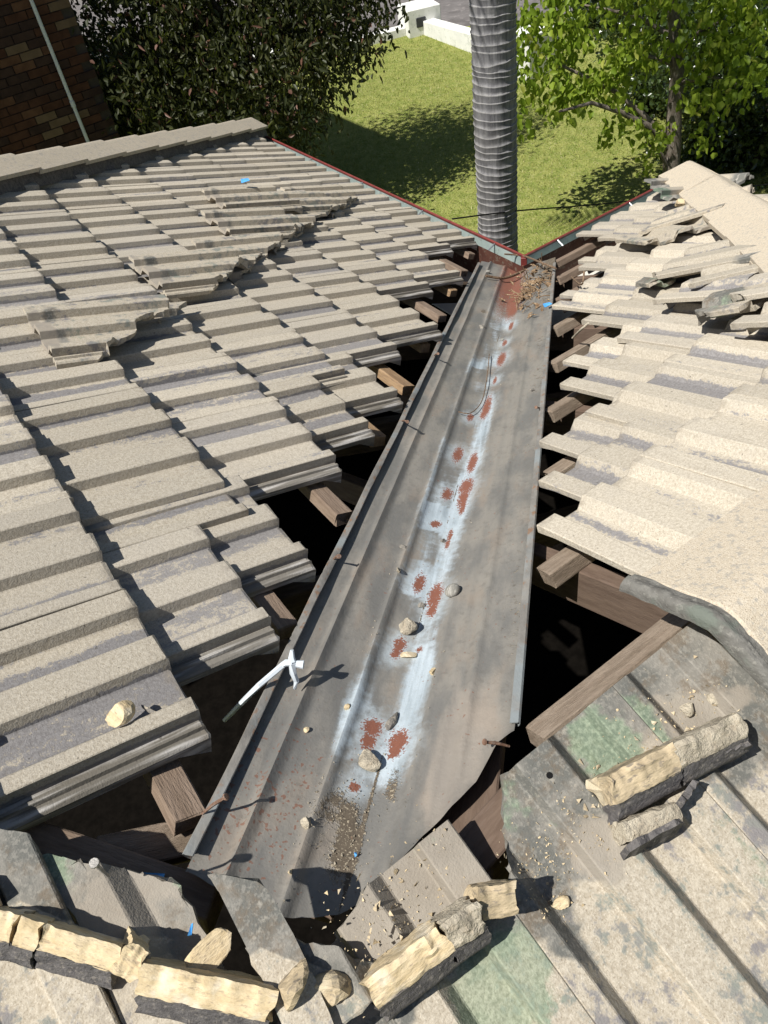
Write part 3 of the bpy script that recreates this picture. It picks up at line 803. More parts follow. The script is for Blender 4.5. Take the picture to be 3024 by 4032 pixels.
yend = [(-0.215, 0.015), (-0.16, 0.0), (-0.08, -0.022), (-0.005, 0.0), (0.06, 0.06), (0.118, 0.145), (0.155, 0.195), (0.178, 0.265), (0.21, 0.285)]
NX, NY = 84, 420
verts, faces, meta = [], [], []
for j in range(NY + 1):
    for i in range(NX + 1):
        x = -HW + 2 * HW * i / NX
        y0 = bez(x, yend) - 0.028
        y0 += 0.006 * noise.noise(V((x * 25, 0, 7)))
        k = j / NY
        y = y0 + (3.66 - y0) * (k ** 1.25)
        X = x + xval(y) + 0.003 * noise.noise(V((0, y * 1.5, 5))) * (abs(x) / HW)
        curl = 0.0
        if x > 0.05: curl = 0.022 * math.exp(-((y - y0) / 0.035)) * (0.6 + 0.8 * noise.noise(V((x * 22, 2.0, 0))))
        z = -ZV * y + tray_z(x, y) - 0.078 + curl
        verts.append((X, y, z)); meta.append((x, y))
for j in range(NY):
    for i in range(NX):
        a = j * (NX + 1) + i
        faces.append((a, a + 1, a + NX + 2, a + NX + 1))
tray = empty('valley_flashing', (0, 0, -0.08))
tag(tray, 'long ribbed galvanised steel valley tray with rust patches and white zinc bloom', 'valley flashing')
me = mesh_pd(verts, faces, 'valley_sheet', 50)
RUST = [(1107, 590, 24, 60), (1112, 640, 18, 40), (1108, 668, 12, 12), (1104, 702, 5, 8), (1090, 738, 5, 6), (1083, 773, 9, 14), (1069, 818, 4, 7), (1051, 876, 9, 22), (1045, 890, 8, 10), (1016, 893, 8, 9), (988, 972, 12, 17), (1021, 993, 9, 20), (965, 1057, 12, 14), (1007, 1046, 15, 18), (1000, 1072, 11, 22), (998, 1092, 6, 14), (940, 1122, 13, 8), (972, 1150, 5, 12), (966, 1170, 5, 12), (905, 1250, 14, 20), (939, 1282, 15, 26), (933, 1312, 11, 16), (862, 1382, 15, 18), (852, 1400, 12, 14), (905, 1398, 7, 6), (802, 1562, 24, 20), (792, 1592, 18, 20), (860, 1596, 23, 26), (850, 1620, 14, 14), (762, 1690, 12, 12)]
def mk_mask(items, soft=1.0, grow=1.0, gx=0.0):
    out = np.zeros(len(meta)); mm = np.array(meta)
    for (u, v, rx, ry) in items:
        cx, cy = tpos(u, v); ex, _ = tpos(u + rx, v); _, ey = tpos(u, v - ry)
        ax = max(abs(ex - cx), 0.004) * grow + gx; ay = max(abs(ey - cy), 0.006) * grow + gx
        d = ((mm[:, 0] - cx) / ax) ** 2 + ((mm[:, 1] - cy) / ay) ** 2
        out = np.maximum(out, np.exp(-(d ** (1.25 if soft >= 1 else 0.8)) * 0.65))
    return out
MA = np.array(meta); xs, ys = MA[:, 0], MA[:, 1]
rust = mk_mask(RUST)
halo = np.clip(mk_mask(RUST, 0.5, 1.0, 0.020) * 1.05, 0, 1)
halo *= (ys < 2.7)
band = 1 / (1 + np.exp(-(xs + 0.083 + 0.008 * np.sin(ys * 5)) / 0.007)) * 1 / (1 + np.exp((xs - 0.044 + 0.006 * np.sin(ys * 7 + 1)) / 0.007))
def np_noise(sc, sd):
    return np.array([noise.noise(V((x * sc, y * sc * 0.35, sd))) for x, y in meta])
n1 = np_noise(9.0, 4.0); n2 = np_noise(22.0, 9.0)
zinc = band * np.clip(0.52 + 1.1 * n1 + 0.5 * n2 + 0.22 * (ys < 1.2), 0, 1) * 1 / (1 + np.exp(-(ys - 0.175 + 0.25 * xs) / 0.012)) * np.where(ys > 2.6, np.clip(1 - (ys - 2.6) / 0.4, 0, 1), 1)
zinc = np.maximum(zinc, 0.55 * np.clip(1 - np.abs(xs + 0.06) / 0.03, 0, 1) * (ys > 0.6) * (0.6 + n1))
blk = np.array([0.25 + 0.9 * random.Random(int(math.floor((y + 0.02 * math.sin(x * 40)) / 0.125)) * 7 + 3).random() for x, y in meta])
zinc = np.where((xs > -0.066) & (xs < -0.006), zinc * blk, zinc * (0.75 + 0.25 * blk))
soil = 0.9 * np.exp(-(((xs + 0.030 + 0.25 * (ys - 0.08)) / 0.034) ** 2 + ((ys - 0.085) / 0.070) ** 2) * 0.9) * np.clip(1 + 1.2 * n2, 0.3, 1.2) + 0.6 * np.exp(-(((xs - 0.025) / 0.02) ** 2 + ((ys - 0.17) / 0.06) ** 2))
lump = np.clip(0.75 + 1.3 * n2, 0, 1.3)
soil += lump * 0.62 * np.exp(-((xs + 0.004) / 0.003) ** 2) + 0.42 * np.exp(-((xs - 0.055) / 0.004) ** 2) * (ys < 2.2) + 0.40 * np.exp(-((xs + 0.080) / 0.003) ** 2) * (ys < 0.8) + 0.3 * np.exp(-((xs + 0.165) / 0.004) ** 2) * (ys < 1.0)
soil += 0.6 * np.exp(-(((xs + 0.095) / 0.03) ** 2 + ((ys - 2.72) / 0.05) ** 2))
soil += 0.42 * np.clip((ys - 2.9) / 0.5, 0, 1) * np.clip((xs - 0.04) / 0.05, 0, 1)
soil += 0.42 * np.clip((xs - 0.135) / 0.03, 0, 1)* (0.7 + n1)
pale = 0.75 * np.exp(-(((xs - 0.10) / 0.06) ** 2 + ((ys - 0.22) / 0.14) ** 2)) + 0.3 * np.clip((xs - 0.07) / 0.03, 0, 1) * (ys < 0.8) + 0.25 * np.exp(-((xs + 0.14) / 0.02) ** 2)
speck = np.clip(0.9 - np.abs(ys - 0.1) / 0.25, 0, 1) * (xs < -0.09)
for nm, ar in (('rust', rust), ('halo', halo), ('zinc', zinc), ('soil', soil), ('pale', pale), ('speck', speck)):
    at = me.attributes.new(nm, 'FLOAT', 'POINT'); at.data.foreach_set('value', ar.astype(np.float32))
MTRAY = tray_mat()
link('sheet', me, MTRAY, tray)
# turned-up edges, bent in short lengths
M_LIP = mat_noise('tray_edge_steel', [(0.17, 0.16, 0.145), (0.27, 0.255, 0.23), (0.235, 0.15, 0.10), (0.24, 0.265, 0.27)], 14.0, 0.6, 0.4, stretch=(2, 1, 2), bump=0.4, bdist=0.004)
for sgn, hw_, y_0, y_1 in ((-1, 0.022, 0.0, 3.55), (1, 0.018, 0.27, 3.45)):
    vv, ff = [], []
    NN = 130
    for j in range(NN + 1):
        y = y_0 + (y_1 - y_0) * j / NN
        x = sgn * HW; w1 = 0.003 * noise.noise(V((y * 7, sgn, 0))); w2 = 0.005 * noise.noise(V((y * 4, sgn, 4)))
        zb = -ZV * y + tray_z(x, y) - 0.078
        X = x + xval(y)
        pr = [(0.0, 0.0), (0.006, 0.008 + w2), (0.008, 0.016 + w2), (0.005, 0.019 + w2), (-0.007, 0.016 + w1 + w2 * 0.6), (-0.008, 0.0145 + w1 + w2 * 0.6), (0.004, 0.0165 + w2)]
        for (a, b) in pr: vv.append((X + sgn * a, y, zb + b))
    m = 7
    for j in range(NN):
        for k in range(m - 1): ff.append((j * m + k, j * m + k + 1, (j + 1) * m + k + 1, (j + 1) * m + k))
    o = link('turned_edge', mesh_pd(vv, ff, 'turned_edge', 40), M_LIP, tray)

# ------------------------------------------------------------------ loose broken tiles
def loose(name, label, mw, cuts, seed, jag=0.007, group=None, attrs=None, cat='roof tile'):
    me = piece_mesh(cuts, seed, jag, attrs, MTS if attrs else MT)
    o = link(name, me, None, None, mw)
    tag(o, label, cat, group)
    return o
def at_pts(P0, P1, n, wl0=(0.0, 0.0), lift=0.0, roll=0.0):
    """tile frame whose local point wl0 sits at P0 and whose length axis heads for P1"""
    l = (P1 - P0).normalized(); x = l.cross(n).normalized(); nn = x.cross(l).normalized()
    m = frame(P0 + nn * lift, x, l, nn) @ Matrix.Rotation(roll, 4, 'Y')
    return m @ Matrix.Translation((wl0[0], -wl0[1], 0))
def head_L(far, near, h, dh=0.0, roll=0.0):
    """left slope: from the sighted head corners (far side w=0, near side w=.33)"""
    F = onL(*far, h); N = onL(*near, h + dh)
    w = (N - F).normalized(); l = w.cross(nL) * -1
    l = nL.cross(w) * -1
    x = -w
    l = nL.cross(x).normalized()
    n2 = x.cross(l).normalized()
    m = frame(F, x, l, n2) @ Matrix.Rotation(roll, 4, 'X')
    return m @ Matrix.Translation((0, -TLEN, 0))
burn = {'soot': lambda w, l: 0.66 * gauss2(w, l, 0.05, 0.36, 0.06, 0.035) + 0.62 * gauss2(w, l, 0.2, 0.365, 0.05, 0.035),
        'pale': lambda w, l: 1.1 * gauss2(w, l, 0.17, 0.405, 0.16, 0.028),
        'moss': lambda w, l: 0.40 * gauss2(w, l, 0.2, 0.33, 0.05, 0.05)}
CUTX = 1.335                              # the old valley cut: s cos(pitch) + t
LAY = [(-0.50, 1.93, 0.026, 'lower piece under the nearest loose cut tile of the left slope'),
       (-0.12, 1.875, 0.050, 'loose cut tile nearest the viewer on the left slope, white-stained head'),
       (-0.96, 2.45, 0.026, 'lower piece under the second loose cut tile of the left slope'),
       (-0.61, 2.384, 0.052, 'second loose cut tile up the left slope, green-stained head'),
       (-1.33, 2.74, 0.024, 'lower piece of the third loose cut tile pair of the left slope'),
       (-0.98, 2.66, 0.040, 'third loose cut tile up the left slope, mostly overlapped by its neighbours'),
       (-1.84, 3.08, 0.022, 'low ragged piece below the fourth loose tile of the left slope'),
       (-1.51, 3.05, 0.036, 'middle piece below the fourth loose tile of the left slope'),
       (-1.19, 3.03, 0.058, 'fourth loose cut tile up the left slope, chipped white head'),
       (-2.36, 3.53, 0.022, 'last ragged piece at the gutter end of the loose tile row'),
       (-2.04, 3.51, 0.034, 'third tile along the furthest loose row of the left slope'),
       (-1.72, 3.50, 0.046, 'second tile along the furthest loose row of the left slope'),
       (-1.40, 3.49, 0.060, 'loose tile carrying the bright blue film scrap on the left slope'),
       (-2.05, 3.80, 0.030, 'furthest loose tile of all on the left slope, beside the gutter')]
for i, (sh, tf, h, lab) in enumerate(LAY):
    so = sh - TLEN
    wat = lambda l: tf - CUTX + (so + l) * math.cos(PL)
    cuts = [(wat(0.5), 0.5, wat(-0.1), -0.1)]
    mw = tile_frame(Lp(so, tf, h + 0.010), uL, nL, rng.gauss(0, 0.015), TILT * 0.8 + rng.gauss(0, 0.01))
    loose('broken_roof_tile', lab, mw, cuts, 20 + i, 0.010, None, burn)

# jumble on the right slope: sighted lower end, upper end, lift, cuts
def bq(x, y): return (2100 + x * 0.557, 600 + y * 0.557)
greeny = {'soot': lambda w, l: 0.8 * gauss2(w, l, 0.1, 0.05, 0.2, 0.10), 'pale': lambda w, l: 0.3, 'moss': lambda w, l: 0.62 * gauss2(w, l, 0.08, 0.09, 0.09, 0.06)}
RPc = [
    # (low px, high px, h low, h high, local (w,l) of low px, cuts, label, attrs)
    (bq(745, 558), bq(1135, 440), 0.045, 0.100, (0.0, 0.0), [(0.0, 0.38, 0.34, 0.40)], 'tilted broken roof tile propped over the upper right hip, underside in shadow', burn),
    (bq(575, 612), bq(1110, 668), 0.034, 0.060, (0.0, 0.0), [(0.0, 0.33, 0.34, 0.44)], 'broken tile below the propped one by the upper right hip, jagged grey end', burn),
    (bq(780, 888), bq(1230, 800), 0.050, 0.085, (0.0, 0.0), [(0.06, -0.01, 0.0, 0.05)], 'loose tile with a grey middle lying across the right slope', None),
    (bq(690, 915), bq(880, 935), 0.028, 0.040, (0.0, 0.0), [(0.0, 0.13, 0.34, 0.09), (0.15, 0.2, 0.17, -0.1), (0.06, -0.01, 0.0, 0.04)], 'small green-edged tile fragment lying on the right slope', greeny),
    (bq(1095, 928), bq(1659, 795), 0.055, 0.085, (0.0, 0.0), [], 'whole loose tile slanting up to the right edge of the picture', None),
    (bq(840, 1038), bq(1060, 1025), 0.034, 0.050, (0.0, 0.0), [(0.0, 0.26, 0.34, 0.26), (0.17, 0.3, 0.17, -0.1)], 'loose tile stub tucked behind the mossy fragment on the right slope', None),
    (bq(1040, 1165), bq(1300, 1120), 0.062, 0.085, (0.0, 0.0), [(0.10, -0.03, 0.0, 0.07), (0.0, 0.17, 0.34, 0.24), (0.20, 0.4, 0.22, -0.1)], 'dark mossy broken tile fragment with a rounded green end on the right slope', greeny),
    (bq(1390, 1205), bq(1800, 1190), 0.050, 0.075, (0.0, 0.0), [], 'loose tile at the right edge with a dark gap under it', None),
    (bq(1330, 1040), bq(1800, 960), 0.090, 0.125, (0.0, 0.0), [(0.05, -0.01, 0.0, 0.06)], 'loose tile stacked above the gap at the right edge, upper one', None),
    ((2985, 1560), (3200, 1525), 0.040, 0.075, (0.0, 0.0), [(0.10, -0.01, 0.0, 0.03)], 'cracked tile with a green-stained broken corner at the right edge', greeny),
]
for i, (lo, hi_, h0, h1, wl, cuts, lab, at) in enumerate(RPc):
    h0 = 0.012 + h0 * 0.62; h1 = h0 + (h1 - h0 / 0.62) * 0.25 + 0.006
    P0 = onR(*lo, h0); P1 = onR(*hi_, max(h1, h0))
    mw = at_pts(P0, P1, nR, wl)
    loose('broken_roof_tile', lab, mw, cuts, 50 + i, 0.009, None, at)

# ------------------------------------------------------------------ mortar bedding, pointing and rubble
def fbm(p, amp, f=1.0):
    return amp * (noise.noise(p * f) + 0.5 * noise.noise(p * f * 2.1) + 0.28 * noise.noise(p * f * 4.3))
def wedge_mesh(L, section, seed, amp, n=64, jag=0.006, name='mortar'):
    """broken strip: closed section (y, z, is_crest) swept along x with crumbled faces and a ragged crest"""
    sec = []
    m0 = len(section)
    for i in range(m0):
        (a, b, c), (d, e, f) = section[i], section[(i + 1) % m0]
        st = max(1, int(math.hypot(d - a, e - b) / 0.004))
        for k in range(st): sec.append((a + (d - a) * k / st, b + (e - b) * k / st, c + (f - c) * k / st))
    m = len(sec); vv, ff = [], []
    r = random.Random(seed)
    e0, e1 = r.uniform(0, 9), r.uniform(0, 9)
    for i in range(n + 1):
        k = i / n; x = k * L
        crest = 1.0 + 1.3 * fbm(V((x * 28 + seed, seed, 0)), 0.35) - 0.35 * (abs(noise.noise(V((x * 70, seed * 2.0, 5)))) ** 2)
        for (y, z, c) in sec:
            zz = z * (1 + (crest - 1) * c) if z > 0 else z
            xx = x
            if i == 0: xx += 0.010 * noise.noise(V((y * 60 + e0, zz * 60, 1)))
            if i == n: xx += 0.010 * noise.noise(V((y * 60 + e1, zz * 60, 2)))
            P = V((xx, y, zz))
            q_ = V((x * 55 + seed, y * 55, zz * 55))
            P.y += fbm(q_, amp); P.z += fbm(q_ + V((9, 4, 7)), amp) + 0.0008 * math.sin(y * 900 + 3 * noise.noise(V((x * 30, 0, seed))))
            vv.append(P)
    for i in range(n):
        for j in range(m):
            j2 = (j + 1) % m
            ff.append((i * m + j, i * m + j2, (i + 1) * m + j2, (i + 1) * m + j))
    for i, rev in ((0, True), (n, False)):
        c0 = len(vv); vv.append(sum((vv[i * m + j] for j in range(m)), V()) / m + V((r.uniform(-.003, .003), 0, 0)))
        for j in range(m):
            t3 = (i * m + j, i * m + (j + 1) % m, c0); ff.append(t3[::-1] if rev else t3)
    return mesh_pd(vv, ff, name, 35)
def mortar(A, B, wid, hei, seed, label, pointing=True, mat=None, amp=0.0016, up=nB, name='mortar_bedding', plen=1.0, side=-1):
    d = B - A; L = d.length; d = d.normalized(); nn = (up - d * up.dot(d)).normalized(); y = nn.cross(d)
    wid *= 0.64; hei *= 0.62; w = wid / 2
    sec = [(w, -0.055, 0), (w * 0.95, hei * 0.9, 1), (w * 0.5, hei, 1), (-w * 0.7, hei * 0.55, 0.4), (-w, hei * 0.3, 0.1), (-w * 1.05, -0.055, 0)]
    o = link(name, wedge_mesh(L, sec, seed, amp, n=max(20, int(L / 0.0032))), mat or M_MORTAR, None, frame(A, d, y, nn))
    tag(o, label, 'mortar')
    if pointing:
        ps = [(-w * 0.96, hei * 0.34, 0.2), (-w * 1.0, hei * 0.24, 0), (-w - 0.020, -0.022, 0), (-w - 0.024, -0.050, 0), (-w * 1.0, -0.050, 0), (-w * 0.90, hei * 0.2, 0)]
        p = bpy.data.objects.new('pointing', wedge_mesh(L * plen, ps, seed + 7, 0.0012, n=max(16, int(L / 0.006)), name='pointing')); COL.objects.link(p); p.data.materials.append(M_POINT); p.parent = o
    return o
def profz(w):
    for (a, b), (c, d) in zip(PROF, PROF[1:]):
        if a <= w <= c: return b + (d - b) * (w - a) / max(c - a, 1e-6)
    return -0.025
def surfB(s, t):
    if t < -0.01: return profz((TB0 - 0.15 - t) % 0.3) - (s - B2) * math.tan(TILT)
    return profz((TB0 + 0.9 - t) % 0.3) - (s - B1) * math.tan(TILT)
def onBs(u, v, up=0.0):
    h = -0.02
    for _ in range(5):
        P = onB(u, v, h); d = P - PP; h = surfB(d.dot(uB), d.dot(eR)) + up
    return onB(u, v, h)
def c7(x, y): return (0.9114 * x, 3024 + 0.9114 * y)
def c8(x, y): return (1512 + 0.9114 * x, 3024 + 0.9114 * y)
mortar(onB(*c7(-60, 672), 0.012), onB(*c7(70, 690), 0.012), 0.046, 0.020, 1, 'short yellow mortar bedding piece at the left edge, bottom corner')
mortar(onB(*c7(82, 695), 0.012), onB(*c7(172, 725), 0.012), 0.046, 0.020, 11, 'cracked-off mortar bedding piece second from the left edge')
mortar(onB(*c7(178, 725), 0.012), onB(*c7(520, 825), 0.010), 0.040, 0.018, 2, 'yellow mortar bedding strip left of the crumbled lump, dark pointing along its foot')
mortar(onB(*c7(525, 800), 0.012), onB(*c7(600, 850), 0.006), 0.055, 0.024, 3, 'crumbled mortar lump between the two long bedding strips', False, None, 0.0035)
mortar(onB(*c7(612, 905), 0.010), onB(*c7(1175, 1020), 0.012), 0.050, 0.020, 4, 'long ridged yellow mortar bedding strip at the bottom of the picture')
def cx(x, y): return (1000 + x * 0.663, 3200 + y * 0.663)
mortar(onB(*cx(690, 1080), 0.014), onB(*cx(1130, 740), 0.018), 0.052, 0.026, 5, 'long slanting mortar bedding chunk with grooves, bottom centre', True, None, 0.0022)
mortar(onB(*cx(1135, 735), 0.020), onB(*cx(1330, 600), 0.020), 0.050, 0.030, 12, 'crumbled upper end of the slanting mortar chunk, bottom centre', True, M_MORTG, 0.0032)
mortar(onB(*cx(1335, 540), 0.014), onB(*cx(1545, 500), 0.014), 0.056, 0.028, 6, 'rounded mortar lump beside the tile joint, layered yellow and grey', False, M_MORTY, 0.0022)
mortar(onB(*c8(975, 95), 0.016), onB(*c8(1250, -45), 0.016), 0.056, 0.024, 7, 'broad mortar bedding chunk with a cracked end, right of the green stained tile', True, M_MORTY, 0.0022)
mortar(onB(*c8(1256, -48), 0.016), onB(*c8(1540, -190), 0.016), 0.050, 0.022, 8, 'greyish mortar bedding end piece beside the ridge cap collar', True, M_MORTG, 0.0024)
mortar(onB(*c8(1035, 280), 0.0), onB(*c8(1270, 195), 0.004), 0.040, 0.012, 9, 'thin layered mortar remnant behind the dark pointing slab', False, M_MORTG, 0.003)
def slab(A, B, hei, th, seed, label, lean=0.3):
    A = A - nB * 0.032; B = B - nB * 0.032; hei += 0.030
    d = (B - A); L = d.length; d.normalize(); y = nB.cross(d)
    up = (nB + y * lean).normalized(); yy = up.cross(d)
    bm = bmesh.new(); r = random.Random(seed); n = 9; rows = []
    for i in range(n + 1):
        x = L * i / n; t_ = hei * (0.8 + 0.25 * noise.noise(V((i * .5, seed, 0)))) * (0.7 if i in (0, n) else 1)
        rows.append([bm.verts.new((x, r.uniform(-.002, .002), -0.004)), bm.verts.new((x, th, -0.004)), bm.verts.new((x + r.uniform(-.003, .003), th, t_)), bm.verts.new((x, r.uniform(-.002, .002), t_))])
    for a, b in zip(rows, rows[1:]):
        for k in range(4): bm.faces.new((a[k], a[(k + 1) % 4], b[(k + 1) % 4], b[k]))
    bm.faces.new(rows[0]); bm.faces.new(rows[-1])
    o = link('pointing_slab', mesh_bm(bm, 'slab'), M_POINT, None, frame(A, d, yy, up)); tag(o, label, 'pointing'); return o
slab(onB(*c8(1075, 400), 0.0), onB(*c8(1310, 285), 0.0), 0.035, 0.008, 3, 'dark grey slab of ridge pointing standing on the beige tile')
slab(onB(*c8(1300, 210), 0.0), onB(*c8(1385, 90), 0.0), 0.034, 0.008, 4, 'smaller dark grey pointing slab upright above the larger one')
slab(onB(*c8(1420, 0), 0.0), onB(*c8(1600, -60), 0.0), 0.030, 0.008, 5, 'dark grey pointing sliver below the ridge cap collar')

def rock(name, pos, size, seed, mat, label, cat, up=V((0, 0, 1)), squash=(1, 0.8, 0.6), sharp=True, sub=3, rotz=0.0, group=None):
    bm = bmesh.new(); bmesh.ops.create_icosphere(bm, subdivisions=sub, radius=1.0)
    r = random.Random(seed)
    planes = [V((r.gauss(0, 1), r.gauss(0, 1), r.gauss(0, 1))).normalized() for _ in range(7)]
    lim = [r.uniform(0.32, 0.78) for _ in planes]
    for v in bm.verts:
        p = v.co.copy()
        if sharp:
            for pn, l in zip(planes, lim):
                k = p.dot(pn)
                if k > l: p -= pn * (k - l)
            p += p.normalized() * 0.10 * noise.noise(p * 4.5 + V((seed, 0, 0)))
        v.co = V((p.x * squash[0], p.y * squash[1], p.z * squash[2])) * size
    me = mesh_bm(bm, name, None if sharp else 80)
    q_ = up.to_track_quat('Z', 'Y').to_matrix().to_4x4()
    o = link(name, me, mat, None, Matrix.Translation(pos) @ q_ @ Matrix.Rotation(rotz, 4, 'Z'))
    tag(o, label, cat, group); return o
def on_tray(u, v, up=0.0):
    """sighted point on the tray surface (photo at 1659 px width)"""
    h = -0.070
    X = onL(u * S_, v * S_, h)
    if X.x > xval(X.y): X = onR(u * S_, v * S_, h)
    x = X.x - xval(X.y)
    X.z = -ZV * X.y + tray_z(x, X.y) - 0.078 + up
    return X
TR = [((877, 1350), 0.024, M_MORTG, 'wedge of broken mortar, largest stone in the valley tray', 'stone', (1.0, 0.9, 0.85)),
      ((882, 1412), 0.015, M_MORTAR, 'squarish mortar chip just below the big wedge in the tray', 'stone', (1.1, .9, .6)),
      ((935, 1454), 0.011, M_MORTAR, 'pale mortar crumb right of the tray centre line', 'stone', (1, .9, .7)),
      ((800, 1640), 0.022, M_MORTG, 'jagged mortar chunk lowest in the zinc-white part of the tray', 'stone', (1.1, .9, .6)),
      ((909, 1302), 0.010, M_SHARD, 'dark chip on the centre line beside the long rust patch', 'stone', (.9, .8, .7)),
      ((872, 1182), 0.011, M_SHARD, 'grey chip on the left inner rib of the tray', 'stone', (1.2, .7, .5)),
      ((956, 1165), 0.010, M_SHARD, 'dark triangular chip on the centre line of the tray', 'stone', (1, .8, .7)),
      ((862, 1237), 0.009, M_MORTG, 'tan chip below the grey chip on the left inner rib', 'stone', (1, .9, .7)),
      ((665, 1780), 0.010, M_MORTG, 'mortar crumb beside the soil at the lower end of the tray', 'stone', (1, .9, .8)),
      ((748, 1526), 0.008, M_MORTAR, 'pale mortar crumb left of the upper rust squares', 'stone', (1, .9, .7)),
      ((845, 1555), 0.017, M_SHARD, 'dark slate sliver between the two square rust patches', 'stone', (.45, 1.5, .4)),
      ((628, 1885), 0.006, M_MORTAR, 'tiny pale crumb near the lower left of the tray', 'stone', (1, .9, .7)),
      ((662, 1575), 0.006, M_MORTAR, 'tiny crumb on the left bead of the tray', 'stone', (1, .9, .7)),
      ((1055, 588), 0.016, M_STONE, 'pale round pebble at the far end of the tray by the litter', 'stone', (1, .9, .7)),
      ((1085, 735), 0.011, M_STONE, 'small pale pebble far up the tray centre line', 'stone', (1, .8, .6)),
      ((1152, 845), 0.014, M_SHARD, 'flat grey tile flake on the right side of the tray', 'stone', (1, .7, .3)),
      ((1040, 705), 0.020, M_SHARD, 'clod of dirt with twigs on the far left bead of the tray', 'clod', (1.3, .8, .4))]
for i, ((u, v), sz, m, lab, cat, sq) in enumerate(TR):
    rock('mortar_chip' if cat == 'stone' else 'dirt_clod', on_tray(u, v, sz * sq[2] * 0.55), sz, 100 + i, m, lab, cat, nL, sq, rotz=i * 1.3)
rock('pebble', on_tray(978, 1283, 0.009), 0.0185, 7, M_STONE, 'smooth oval river pebble sitting on the valley tray', 'pebble', nR, (1.0, 0.85, 0.62), False, 3, 0.5)
# stones elsewhere
rock('mortar_chip', onL(0.9114 * 515, 2016 + 0.9114 * 870, -0.006), 0.022, 31, M_MORTAR, 'yellow mortar wedge lying on the nearest left tile', 'stone', nL, (0.9, 1.15, 0.6), True, 3, 0.4)
rock('tile_shard', onL(0.9114 * 645, 2016 + 0.9114 * 858, -0.014), 0.016, 32, M_SHARD, 'thin grey shard beside the yellow wedge on the left tile', 'stone', nL, (1.5, 0.6, 0.3), True, 2, 0.3)
rock('mortar_chip', onBs(*c8(765, 590), 0.004), 0.011, 33, M_MORTAR, 'pale mortar crumb alone on the beige back tile', 'stone', nB, (1.2, .8, .6))
rock('mortar_chip', onBs(*c7(1255, 930), 0.026), 0.040, 34, M_MORTY, 'pointed broken mortar chunk standing at the bottom centre', 'stone', nB, (0.8, 0.6, 1.15))
rock('mortar_chip', onBs(*c7(1410, 985), 0.018), 0.034, 35, M_MORTY, 'dark-faced broken mortar chunk right of the pointed one', 'stone', nB, (0.9, 0.7, 0.9))
rock('mortar_chip', onBs(*c7(1375, 800), 0.007), 0.013, 36, M_MORTAR, 'small yellow crumb above the broken mortar chunks', 'stone', nB, (0.9, .8, .8))
rock('mortar_chip', onBs(*c7(900, 790), 0.007), 0.022, 37, M_MORTAR, 'flat yellow mortar scrap on the grey tile head by the blue strip', 'stone', nB, (1.3, 0.9, 0.45))
rock('mortar_chip', onBs(*c7(1440, 1075), 0.006), 0.015, 38, M_MORTAR, 'pale rubble crumb at the bottom edge of the picture', 'stone', nB, (1, .8, .7))
rock('mortar_chip', onBs(*c8(1310, -255), 0.006), 0.013, 39, M_MORTG, 'grey mortar crumb under the ridge cap collar', 'stone', nB, (1, .9, .7))
rock('mortar_chip', onBs(*c8(1440, -330), 0.009), 0.020, 40, M_MORTG, 'mortar lump against the ridge cap collar', 'stone', nB, (1.1, .9, .6))
rock('mortar_chip', onR(*bq(1060, 345), 0.04), 0.050, 41, M_MORTAR, 'broken mortar bedding showing beside the top right hip cap', 'stone', nR, (0.8, 1.2, 0.6))
# soil crumbs and dry leaf litter (too many to count)
def scatter(name, label, cat, fn, count, size, mat, seed):
    r = random.Random(seed); vv, ff = [], []
    for i in range(count):
        P, up = fn(r); s = size * (0.4 + r.random() ** 2 * 1.6); b = len(vv)
        ax = [V((r.gauss(0, 1), r.gauss(0, 1), r.gauss(0, 1))).normalized() * s for _ in range(4)]
        for a in ax: vv.append(P + a * 0.7 + up * s * 0.4)
        ff += [(b, b + 1, b + 2), (b, b + 2, b + 3), (b, b + 3, b + 1), (b + 1, b + 3, b + 2)]
    o = link(name, mesh_pd(vv, ff, name), mat, None); tag(o, label, cat, kind='stuff'); return o
def tr_xy(x, y, up=0.0): return V((x + xval(y), y, -ZV * y + tray_z(x, y) - 0.078 + up))
def f_soil(r):
    k = r.random()
    if k < 0.6: x, y = r.gauss(-0.03, 0.03), r.gauss(0.09, 0.055)
    elif k < 0.75: x, y = r.gauss(-0.004, 0.002), r.uniform(0.1, 2.4)
    elif k < 0.9: x, y = r.gauss(0.055, 0.003), r.uniform(0.15, 1.9)
    else: x, y = r.gauss(-0.083, 0.004), r.uniform(0.0, 0.8)
    y = max(y, bez(x, yend) - 0.01)
    return tr_xy(x, y), nL
scatter('soil_crumbs', 'pale crumbs and grit scattered on the valley tray', 'grit', f_soil, 520, 0.0019, M_MORTG, 3)
def f_grit(r):
    k = r.random()
    if k < 0.5: s_, t_ = r.gauss(-0.085, 0.03), r.uniform(0.165, 0.29)
    elif k < 0.75: s_, t_ = r.gauss(-0.055, 0.025), r.uniform(0.33, 0.56)
    else: s_, t_ = r.gauss(0.0, 0.03), r.uniform(-0.05, 0.13)
    return Bp(s_, t_, surfB(s_, t_) - 0.0005), nB
def f_rub(r):
    k = r.random()
    if k < 0.45: s_, t_ = r.gauss(-0.060, 0.022), r.gauss(0.36, 0.05)
    elif k < 0.65: s_, t_ = r.gauss(-0.05, 0.02), r.uniform(0.45, 0.6)
    else: s_, t_ = r.gauss(-0.01, 0.03), r.gauss(0.02, 0.05)
    return Bp(s_, t_, surfB(s_, t_)), nB
scatter('mortar_rubble', 'crumbled mortar rubble around the bedding strips', 'rubble', f_rub, 170, 0.0048, M_MORTY, 14)
scatter('mortar_grit', 'fine mortar grit lying on the stained tile heads', 'grit', f_grit, 700, 0.0022, M_MORTAR, 4)
M_LEAFLIT = mat_noise('leaf_litter', [(0.13, 0.078, 0.045), (0.27, 0.185, 0.11), (0.50, 0.41, 0.28)], 60.0, 0.9, 0.1)
